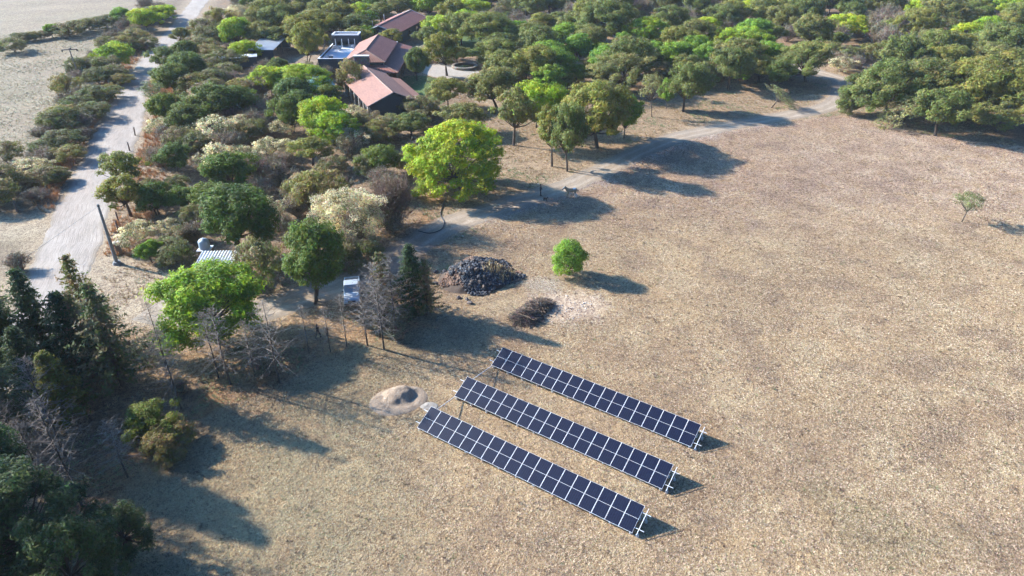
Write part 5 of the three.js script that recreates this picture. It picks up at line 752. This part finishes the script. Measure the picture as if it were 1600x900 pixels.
// ---------- people and animals: smooth unions of tapered capsules, meshed as one skin ----------
const smin = (a, b, k) => { const h = clamp(0.5 + 0.5 * (b - a) / k); return lerp(b, a, h) - k * h * (1 - h); };
function capsules(list, k) { return (x, y, z) => { let d = 1e9; for (const [a, b, r0, r1] of list) { const bx = b[0] - a[0], by = b[1] - a[1], bz = b[2] - a[2], px = x - a[0], py = y - a[1], pz = z - a[2], t = clamp((px * bx + py * by + pz * bz) / (bx * bx + by * by + bz * bz + 1e-9)), q = Math.hypot(px - bx * t, py - by * t, pz - bz * t) - lerp(r0, r1, t); d = d > 1e8 ? q : smin(d, q, k); } return d; }; }
function skin(f, lo, hi, h) { // surface nets
  const nx = Math.ceil((hi[0] - lo[0]) / h) + 1, ny = Math.ceil((hi[1] - lo[1]) / h) + 1, nzz = Math.ceil((hi[2] - lo[2]) / h) + 1, F = new Float32Array(nx * ny * nzz), id = new Int32Array(nx * ny * nzz).fill(-1), at = (i, j, k) => (k * ny + j) * nx + i, b = new MB();
  for (let k = 0; k < nzz; k++) for (let j = 0; j < ny; j++) for (let i = 0; i < nx; i++) F[at(i, j, k)] = f(lo[0] + i * h, lo[1] + j * h, lo[2] + k * h);
  const E = [[0, 1], [2, 3], [4, 5], [6, 7], [0, 2], [1, 3], [4, 6], [5, 7], [0, 4], [1, 5], [2, 6], [3, 7]];
  for (let k = 0; k < nzz - 1; k++) for (let j = 0; j < ny - 1; j++) for (let i = 0; i < nx - 1; i++) { let sx = 0, sy = 0, sz = 0, n = 0; for (const [p, q] of E) { const a = F[at(i + (p & 1), j + (p >> 1 & 1), k + (p >> 2))], c = F[at(i + (q & 1), j + (q >> 1 & 1), k + (q >> 2))]; if (a < 0 !== c < 0) { const t = a / (a - c); sx += lerp(p & 1, q & 1, t); sy += lerp(p >> 1 & 1, q >> 1 & 1, t); sz += lerp(p >> 2, q >> 2, t); n++; } } if (n) id[at(i, j, k)] = b.v(lo[0] + (i + sx / n) * h, lo[1] + (j + sy / n) * h, lo[2] + (k + sz / n) * h, [1, 1, 1]); }
  const q4 = (a, c, d, e, flip) => { if (a < 0 || c < 0 || d < 0 || e < 0) return; flip ? b.i.push(a, c, d, a, d, e) : b.i.push(a, d, c, a, e, d); };
  for (let k = 1; k < nzz - 1; k++) for (let j = 1; j < ny - 1; j++) for (let i = 1; i < nx - 1; i++) { const s = F[at(i, j, k)] < 0; if (s !== F[at(i + 1, j, k)] < 0) q4(id[at(i, j - 1, k - 1)], id[at(i, j, k - 1)], id[at(i, j, k)], id[at(i, j - 1, k)], s); if (s !== F[at(i, j + 1, k)] < 0) q4(id[at(i - 1, j, k - 1)], id[at(i - 1, j, k)], id[at(i, j, k)], id[at(i, j, k - 1)], s); if (s !== F[at(i, j, k + 1)] < 0) q4(id[at(i - 1, j - 1, k)], id[at(i, j - 1, k)], id[at(i, j, k)], id[at(i - 1, j, k)], s); }
  return b.geo();
}
function meshOf(list, k, h) { let lo = [9, 9, 9], hi = [-9, -9, -9]; for (const [a, b, r0, r1] of list) for (const [p, r] of [[a, r0], [b, r1]]) for (let c = 0; c < 3; c++) { lo[c] = Math.min(lo[c], p[c] - r - 3 * h); hi[c] = Math.max(hi[c], p[c] + r + 3 * h); } return skin(capsules(list, k), lo, hi, h); }
// facing +z; arms and legs given as joint chains
function person(label, x, z, turn, pose, colors) {
  const o = thing('person', label, 'person', x, hgt(x, z), z, turn), { S, legs, arms, lean = 0 } = pose, m = q => q.map((v, i) => i === 3 || i === 2 && q.length > 3 ? v : v);
  const pel = [0, 0.95, 0], wai = [0, 1.1, lean * 0.3], che = [0, 1.32, lean * 0.8], nec = [0, 1.49, lean], hd = [0, 1.63, lean + 0.03], body = [], shirt = [], pants = [], shoes = [];
  const torso = [[[-0.07, 0.94, 0], [0.07, 0.94, 0], 0.115, 0.115], [pel, wai, 0.13, 0.12], [wai, che, 0.125, 0.14], [[-0.12, 1.38, lean * 0.9], [0.12, 1.38, lean * 0.9], 0.085, 0.085]];
  body.push(...torso, [che, nec, 0.07, 0.058], [nec, hd, 0.055, 0.06]); shirt.push(...torso.slice(1).map(([a, b, p, q]) => [a, b, p + 0.014, q + 0.014])); pants.push([torso[0][0], torso[0][1], 0.128, 0.128], [pel, [0, 1.02, 0], 0.14, 0.137]);
  const heads = [[[0, 1.66, lean + 0.025], [0, 1.7, lean + 0.01], 0.088, 0.092], [[0, 1.58, lean + 0.06], [0, 1.64, lean + 0.05], 0.05, 0.07], [[0, 1.645, lean + 0.115], [0, 1.625, lean + 0.128], 0.014, 0.017], [[-0.095, 1.65, lean + 0.01], [-0.098, 1.62, lean + 0.01], 0.022, 0.015], [[0.095, 1.65, lean + 0.01], [0.098, 1.62, lean + 0.01], 0.022, 0.015], [[0, 1.5, lean + 0.005], [0, 1.6, lean + 0.02], 0.055, 0.058], [[-0.035, 1.672, lean + 0.1], [0.035, 1.672, lean + 0.1], 0.014, 0.014], [[-0.025, 1.586, lean + 0.105], [0.025, 1.586, lean + 0.105], 0.01, 0.01]];
  legs.forEach(([hip, knee, ankle, toe]) => { body.push([hip, knee, 0.085, 0.057], [knee, ankle, 0.056, 0.038], [ankle, toe, 0.042, 0.036]); pants.push([hip, knee, 0.1, 0.074], [knee, ankle, 0.074, 0.06]); shoes.push([[ankle[0], ankle[1] - 0.03, ankle[2] - 0.03], toe, 0.056, 0.046], [ankle, [ankle[0], ankle[1] + 0.02, ankle[2]], 0.055, 0.052]); });
  const parts = [], hands = [];
  arms.forEach(([sh, el, wr, dir], ai) => { body.push([sh, el, 0.055, 0.042], [el, wr, 0.042, 0.03]); shirt.push([sh, el, 0.07, 0.056], [el, [lerp(el[0], wr[0], 0.92), lerp(el[1], wr[1], 0.92), lerp(el[2], wr[2], 0.92)], 0.056, 0.046]);
    const d = V(...dir).normalize(), side = V(0, 0, 1).cross(d).lengthSq() > 0.05 ? V(0, 0, 1) : V(1, 0, 0), e = side.clone().addScaledVector(d, -side.dot(d)).normalize(), nrm = d.clone().cross(e), w = V(...wr), P3 = (u, v, t) => w.clone().addScaledVector(d, u).addScaledVector(e, v).addScaledVector(nrm, t).toArray(), fl = [];
    for (const q of [-0.026, -0.009, 0.009, 0.026]) fl.push([P3(0.005, q * 0.7, 0), P3(0.085, q, 0), 0.016, 0.013]);
    [[-0.028, 0.055], [-0.0095, 0.068], [0.0095, 0.072], [0.028, 0.062]].forEach(([q, L]) => { fl.push([P3(0.085, q, 0), P3(0.085 + L * 0.5, q * 1.1, 0.008), 0.0095, 0.009], [P3(0.085 + L * 0.5, q * 1.1, 0.008), P3(0.085 + L * 0.9, q * 1.1, 0.028), 0.009, 0.0078]); });
    fl.push([P3(0.02, 0.03, 0.004), P3(0.055, 0.06, 0.012), 0.013, 0.011], [P3(0.055, 0.06, 0.012), P3(0.085, 0.07, 0.022), 0.0105, 0.009]); hands.push(meshOf(fl, 0.008, 0.005)); });
  const all = mergeGeometries([meshOf(body, 0.035, 0.018), meshOf(heads, 0.02, 0.009), ...hands]);
  o.scale.setScalar(S / 1.8);
  part(o, 'body', all, mat(0.36, 0.21, 0.145, 0.6)); part(o, 'shirt', meshOf(shirt, 0.04, 0.016), mat(...colors[0], 0.9)); part(o, 'trousers', meshOf(pants, 0.03, 0.016), mat(...colors[1], 0.9)); part(o, 'shoes', meshOf(shoes, 0.02, 0.012), mat(0.02, 0.018, 0.016, 0.7));
  const hair = [[[0, 1.705, lean - 0.005], [0, 1.72, lean - 0.015], 0.1, 0.096], [[0, 1.64, lean - 0.045], [0, 1.7, lean - 0.03], 0.07, 0.085]]; if (pose.long) hair.push([[0, 1.66, lean - 0.06], [0, 1.36, lean - 0.13], 0.085, 0.06]); part(o, 'hair', meshOf(hair, 0.03, 0.011), mat(0.018, 0.013, 0.011, 0.75));
  for (const s of [-1, 1]) { const ey = part(o, 'eye', new THREE.SphereGeometry(0.012, 8, 6), mat(0.03, 0.025, 0.02, 0.3), s * 0.033, 1.652, lean + 0.105); }
  return o;
}
person('person in dark shirt and dark trousers standing on the track facing the horse', 4.3, -98.8, 1.45, { S: 1.86, legs: [[[-0.09, 0.93, 0], [-0.1, 0.5, 0.02], [-0.1, 0.09, -0.01], [-0.11, 0.045, 0.16]], [[0.09, 0.93, 0], [0.1, 0.5, 0.03], [0.1, 0.09, 0.02], [0.12, 0.045, 0.19]]], arms: [[[-0.18, 1.39, 0], [-0.24, 1.12, -0.02], [-0.23, 0.87, 0.06], [0, -1, 0.15]], [[0.18, 1.39, 0], [0.25, 1.13, 0.02], [0.2, 0.98, 0.2], [-0.1, -0.3, 1]]] }, [[0.05, 0.03, 0.032], [0.018, 0.02, 0.028]]);
person('person in black with long dark hair walking behind the dead conifers', -20.45, -61.4, 2.5, { S: 1.72, lean: 0.06, long: true, legs: [[[-0.09, 0.93, 0], [-0.1, 0.52, 0.16], [-0.1, 0.09, 0.2], [-0.1, 0.045, 0.37]], [[0.09, 0.93, 0], [0.1, 0.5, -0.06], [0.1, 0.13, -0.3], [0.1, 0.045, -0.18]]], arms: [[[-0.18, 1.39, 0.05], [-0.23, 1.13, -0.1], [-0.22, 0.9, -0.04], [0, -1, 0.3]], [[0.18, 1.39, 0.05], [0.23, 1.14, 0.12], [0.2, 0.98, 0.3], [0, -0.4, 1]]] }, [[0.012, 0.012, 0.014], [0.014, 0.014, 0.018]]);
{ // horse, head to -x
  const o = thing('horse', 'pale dun and white horse with dark tail standing beside the track', 'horse', 8.9, hgt(8.9, -98.1), -98.1, 0.12), B = [
    [[-0.42, 1.18, 0], [0.1, 1.13, 0], 0.31, 0.3], [[0.1, 1.13, 0], [0.56, 1.2, 0], 0.3, 0.3], [[0.56, 1.2, 0], [0.74, 1.16, 0], 0.27, 0.2], [[-0.5, 1.22, 0], [-0.95, 1.66, 0], 0.25, 0.14], [[-0.62, 1.08, 0], [-0.95, 1.55, 0], 0.17, 0.1],
    [[-0.97, 1.7, 0], [-1.2, 1.52, 0], 0.12, 0.1], [[-1.2, 1.52, 0], [-1.42, 1.3, 0], 0.09, 0.07], [[-1.42, 1.3, 0], [-1.46, 1.25, 0], 0.068, 0.062]];
  for (const s of [-1, 1]) B.push([[-0.92, 1.78, s * 0.06], [-0.9, 1.9, s * 0.08], 0.04, 0.015], [[-0.5, 1.05, s * 0.16], [-0.53, 0.75, s * 0.15], 0.14, 0.08], [[-0.53, 0.75, s * 0.15], [-0.52 + s * 0.05, 0.46, s * 0.14], 0.07, 0.055], [[-0.52 + s * 0.05, 0.46, s * 0.14], [-0.52 + s * 0.07, 0.16, s * 0.14], 0.044, 0.038], [[-0.52 + s * 0.07, 0.16, s * 0.14], [-0.56 + s * 0.07, 0.05, s * 0.14], 0.045, 0.062], [[0.6, 1.05, s * 0.15], [0.5, 0.78, s * 0.17], 0.2, 0.11], [[0.5, 0.78, s * 0.17], [0.72 + s * 0.05, 0.55, s * 0.15], 0.1, 0.058], [[0.72 + s * 0.05, 0.55, s * 0.15], [0.66 + s * 0.06, 0.16, s * 0.15], 0.05, 0.04], [[0.66 + s * 0.06, 0.16, s * 0.15], [0.62 + s * 0.06, 0.05, s * 0.15], 0.046, 0.064]);
  const g = meshOf(B, 0.07, 0.03), p = g.attributes.position, c = g.attributes.color;
  for (let i = 0; i < p.count; i++) { const x = p.getX(i), y = p.getY(i), n = nz(x * 2.2, y * 2.2, p.getZ(i) * 2); let k = [0.34, 0.235, 0.145]; if (x > 0.15 && x < 0.62 && y > 1.38 + n * 0.1) k = [0.75, 0.72, 0.68]; if (x > 0.35 && y < 0.8 + n * 0.15) k = [0.72, 0.68, 0.62]; if (x < -0.2 && y < 0.5) k = [0.16, 0.11, 0.08]; if (x < -1.12 && Math.abs(p.getZ(i)) < 0.055 && y > 1.28) k = [0.7, 0.67, 0.63]; c.setXYZ(i, ...k); }
  part(o, 'body', g, new THREE.MeshStandardMaterial({ vertexColors: true, roughness: 0.75 }));
  const dk = mat(0.035, 0.026, 0.02, 0.85); part(o, 'tail', meshOf([[[0.9, 1.2, 0], [1.0, 1.0, 0], 0.05, 0.075], [[1.0, 1.0, 0], [0.98, 0.55, 0], 0.075, 0.03]], 0.05, 0.022), dk);
  part(o, 'mane', meshOf([[[-1.0, 1.82, 0], [-0.74, 1.6, 0], 0.045, 0.045], [[-0.74, 1.6, 0], [-0.46, 1.44, 0], 0.045, 0.035], [[-0.92, 1.74, 0.09], [-0.66, 1.45, 0.14], 0.035, 0.03]], 0.04, 0.02), dk);
  for (const s of [-1, 1]) { part(o, 'eye', new THREE.SphereGeometry(0.02, 8, 6), dk, -1.1, 1.64, s * 0.092); for (const x of [-0.57 + s * 0.07, 0.61 + s * 0.06]) part(o, 'hoof', new THREE.CylinderGeometry(0.062, 0.075, 0.09, 12), dk, x, 0.035, s * 0.145); }
}
{ // dog
  const o = thing('dog', 'small black dog on the track at the standing person\'s feet', 'dog', 4.95, hgt(4.95, -96.9), -96.9, -0.5), B = [[[-0.2, 0.4, 0], [0.2, 0.42, 0], 0.11, 0.13], [[0.2, 0.44, 0], [0.36, 0.58, 0], 0.09, 0.075], [[0.36, 0.6, 0], [0.42, 0.6, 0], 0.08, 0.07], [[0.42, 0.59, 0], [0.55, 0.56, 0], 0.045, 0.032], [[-0.28, 0.44, 0], [-0.48, 0.58, 0], 0.03, 0.016]];
  for (const s of [-1, 1]) B.push([[0.34, 0.66, s * 0.05], [0.32, 0.74, s * 0.065], 0.026, 0.01], [[0.2, 0.36, s * 0.07], [0.2, 0.2, s * 0.075], 0.055, 0.034], [[0.2, 0.2, s * 0.075], [0.21, 0.03, s * 0.075], 0.03, 0.026], [[0.21, 0.03, s * 0.075], [0.26, 0.025, s * 0.075], 0.028, 0.022], [[-0.2, 0.38, s * 0.07], [-0.16, 0.24, s * 0.08], 0.085, 0.05], [[-0.16, 0.24, s * 0.08], [-0.27, 0.14, s * 0.08], 0.042, 0.028], [[-0.27, 0.14, s * 0.08], [-0.24, 0.03, s * 0.08], 0.026, 0.024], [[-0.24, 0.03, s * 0.08], [-0.18, 0.025, s * 0.08], 0.028, 0.022]);
  part(o, 'body', meshOf(B, 0.035, 0.014), mat(0.014, 0.013, 0.013, 0.7)); part(o, 'nose', new THREE.SphereGeometry(0.02, 8, 6), mat(0.006, 0.006, 0.006, 0.4), 0.585, 0.565, 0); for (const s of [-1, 1]) part(o, 'eye', new THREE.SphereGeometry(0.011, 6, 5), mat(0.05, 0.03, 0.01, 0.2), 0.46, 0.63, s * 0.05);
}
{ // white sack by the track
  const g = new THREE.IcosahedronGeometry(0.5, 3), p = g.attributes.position; for (let i = 0; i < p.count; i++) { const q = 1 + 0.25 * nz(p.getX(i) * 4, p.getY(i) * 4, p.getZ(i) * 4); p.setXYZ(i, p.getX(i) * q * 1.5, Math.max(-0.2, p.getY(i) * q * 0.75), p.getZ(i) * q); } g.computeVertexNormals();
  const m = new THREE.Mesh(g, whiteM); m.name = 'sack'; m.position.set(-16.4, 0.2, -75.6); tag(m, 'crumpled white sack behind the half dry conifer', 'sack'); scene.add(m);
}

// ---------- grass ----------
function tuftGeo(n, R, h, w, seed) { const b = new MB(), r = rng(seed); for (let i = 0; i < n; i++) { const a = r() * 6.283, d = r() * R * 0.5, t = a + (r() - 0.5), l = R * (0.5 + r()), x = Math.cos(a) * d, z = Math.sin(a) * d, c = [0.8 + 0.4 * r(), 0.8 + 0.4 * r(), 0.8 + 0.4 * r()], px = -Math.sin(t) * w, pz = Math.cos(t) * w, k = b.v(x - px, -0.02, z - pz, c); b.v(x + px, -0.02, z + pz, c); b.v(x + Math.cos(t) * l, h * (0.4 + 0.7 * r()), z + Math.sin(t) * l, c); b.i.push(k, k + 1, k + 2); } return b.geo(); }
const strawM = new THREE.MeshPhysicalMaterial({ vertexColors: true, roughness: 0.9, specularIntensity: 0.3, side: THREE.DoubleSide });
function grass(name, label, geo, n, seed, x0, x1, z0, z1, ok, tone, s0, s1) {
  const r = rng(seed), im = new THREE.InstancedMesh(geo, strawM, n), m = new THREE.Matrix4(), q = new THREE.Quaternion(), up = V(0, 1, 0); let k = 0;
  for (let i = 0; i < n * 6 && k < n; i++) { const z = lerp(z0, z1, r()), x = lerp(x0, x1, r()); if (!ok(x, z, r)) continue; const s = lerp(s0, s1, r() * r()); q.setFromAxisAngle(up, r() * 6.283); m.compose(V(x, hgt(x, z), z), q, V(s, s * (0.7 + 0.6 * r()), s)); im.setMatrixAt(k, m); im.setColorAt(k, C(...tone(x, z, r))); k++; }
  im.count = k; im.name = name; im.castShadow = im.receiveShadow = true; tag(im, label, 'grass', null, 'stuff'); scene.add(im);
}
const inView = (x, z, m = 3) => Math.abs(x) < (-z * 0.857 + 43 * 0.515) * 0.724 * 1.02 + m;
const clearOf = (x, z) => distTo(TRACK, x, z) > 2.1 && Math.hypot(x + 10.6, z + 51.3) > 2.6 && Math.hypot(x + 4.3, z + 74.4) > 4.6 && Math.hypot((x - 6.2) * 0.72, z + 67.5) + fbm(x * 0.6, z * 0.6, 2) * 2 > 3;
const straw = (x, z, r) => { const v = 0.75 + 0.5 * r(), n = fbm(x * 0.19, z * 0.19, 2, 3), lush = smooth(-2, -16, x + n * 8) * smooth(-72, -60, z) * 0.7, c = mix3(r() < 0.34 ? [0.3, 0.225, 0.165] : [0.6, 0.49, 0.33], [0.4, 0.37, 0.23], lush), g = soil(x, z); return c.map((q, i) => q * v * (0.35 + 0.65 * g[i] / [0.4, 0.3, 0.195][i])); };
grass('dry_grass', 'short dry straw grass covering the open field', tuftGeo(8, 0.09, 0.06, 0.013, 1), 320000, 401, -34, 75, -100, -29, (x, z, r) => inField(x, z) && inView(x, z) && clearOf(x, z) && fbm(x * 0.5, z * 0.5, 2, 6) + r() * 0.5 > -0.02 && r() < smooth(-108, -82, z), straw, 0.75, 1.7);
grass('far_dry_grass', 'dry straw grass on the far part of the open field', tuftGeo(9, 0.15, 0.08, 0.022, 2), 95000, 402, -6, 125, -140, -80, (x, z, r) => r() > smooth(-106, -80, z) && inField(x, z) && inView(x, z) && clearOf(x, z) && fbm(x * 0.4, z * 0.4, 2, 6) + r() * 0.5 > 0, straw, 0.8, 1.5);
grass('dead_weeds', 'dark dead weed clumps dotted over the open field', tuftGeo(16, 0.17, 0.13, 0.024, 3), 9000, 403, -28, 90, -130, -30, (x, z, r) => inField(x, z) && inView(x, z) && clearOf(x, z), (x, z, r) => r() < 0.2 ? [0.17, 0.18, 0.08] : [0.12, 0.085, 0.065], 0.4, 1.25);
const verge = (x, z) => { const a = x - xAt(ROADR, z), b = xAt(ROADL, z) - x; return a > 0.7 && a < 6.5 && z > -180 && !(z > -79.5 && z < -60) || b > 0.5 && b < 4 && z < -93; };
grass('verge_grass', 'tall rusty dry grass along the dirt road verges', tuftGeo(16, 0.34, 0.75, 0.03, 4), 6000, 404, -110, -46, -200, -60, (x, z, r) => verge(x, z) && fbm(x * 0.2, z * 0.2, 2, 8) + r() * 0.4 > 0.1, (x, z, r) => { const v = 0.7 + 0.6 * r(); return [0.46 * v, 0.29 * v, 0.14 * v]; }, 0.6, 1.4);
grass('wood_floor_grass', 'sparse dry grass under the grove and scrub', tuftGeo(12, 0.24, 0.2, 0.03, 5), 40000, 405, -70, 90, -175, -38, (x, z, r) => !inField(x, z) && x > xAt(ROADR, z) + 2 && inView(x, z) && distTo(TRACK, x, z) > 3 && fbm(x * 0.25, z * 0.25, 2, 4) + r() * 0.5 > 0.15 && KEEP.every(q => Math.hypot(q[0] - x, q[1] - z) > q[2] * 0.8), (x, z, r) => { const v = 0.7 + 0.6 * r(), g = fbm(x * 0.15, z * 0.15, 2, 12); return (g > 0.12 ? [0.24, 0.25, 0.12] : [0.42, 0.29, 0.165]).map(q => q * v); }, 0.6, 1.4);
grass('stubble', 'pale green stubble in the field beyond the dirt road', tuftGeo(8, 0.4, 0.16, 0.05, 6), 8000, 406, -170, -70, -215, -95, (x, z, r) => xAt(ROADL, z) - x > 6 && inView(x, z) && fbm(x * 0.1, z * 0.1, 2, 5) + r() * 0.6 > 0.1, (x, z, r) => { const v = 0.75 + 0.5 * r(); return r() < 0.25 ? [0.32 * v, 0.32 * v, 0.19 * v] : [0.42 * v, 0.36 * v, 0.25 * v]; }, 0.6, 1.3);
scene.traverse(o => { if (o.isMesh && o !== sky) o.castShadow = o.receiveShadow = true; });

renderer.render(scene, camera);
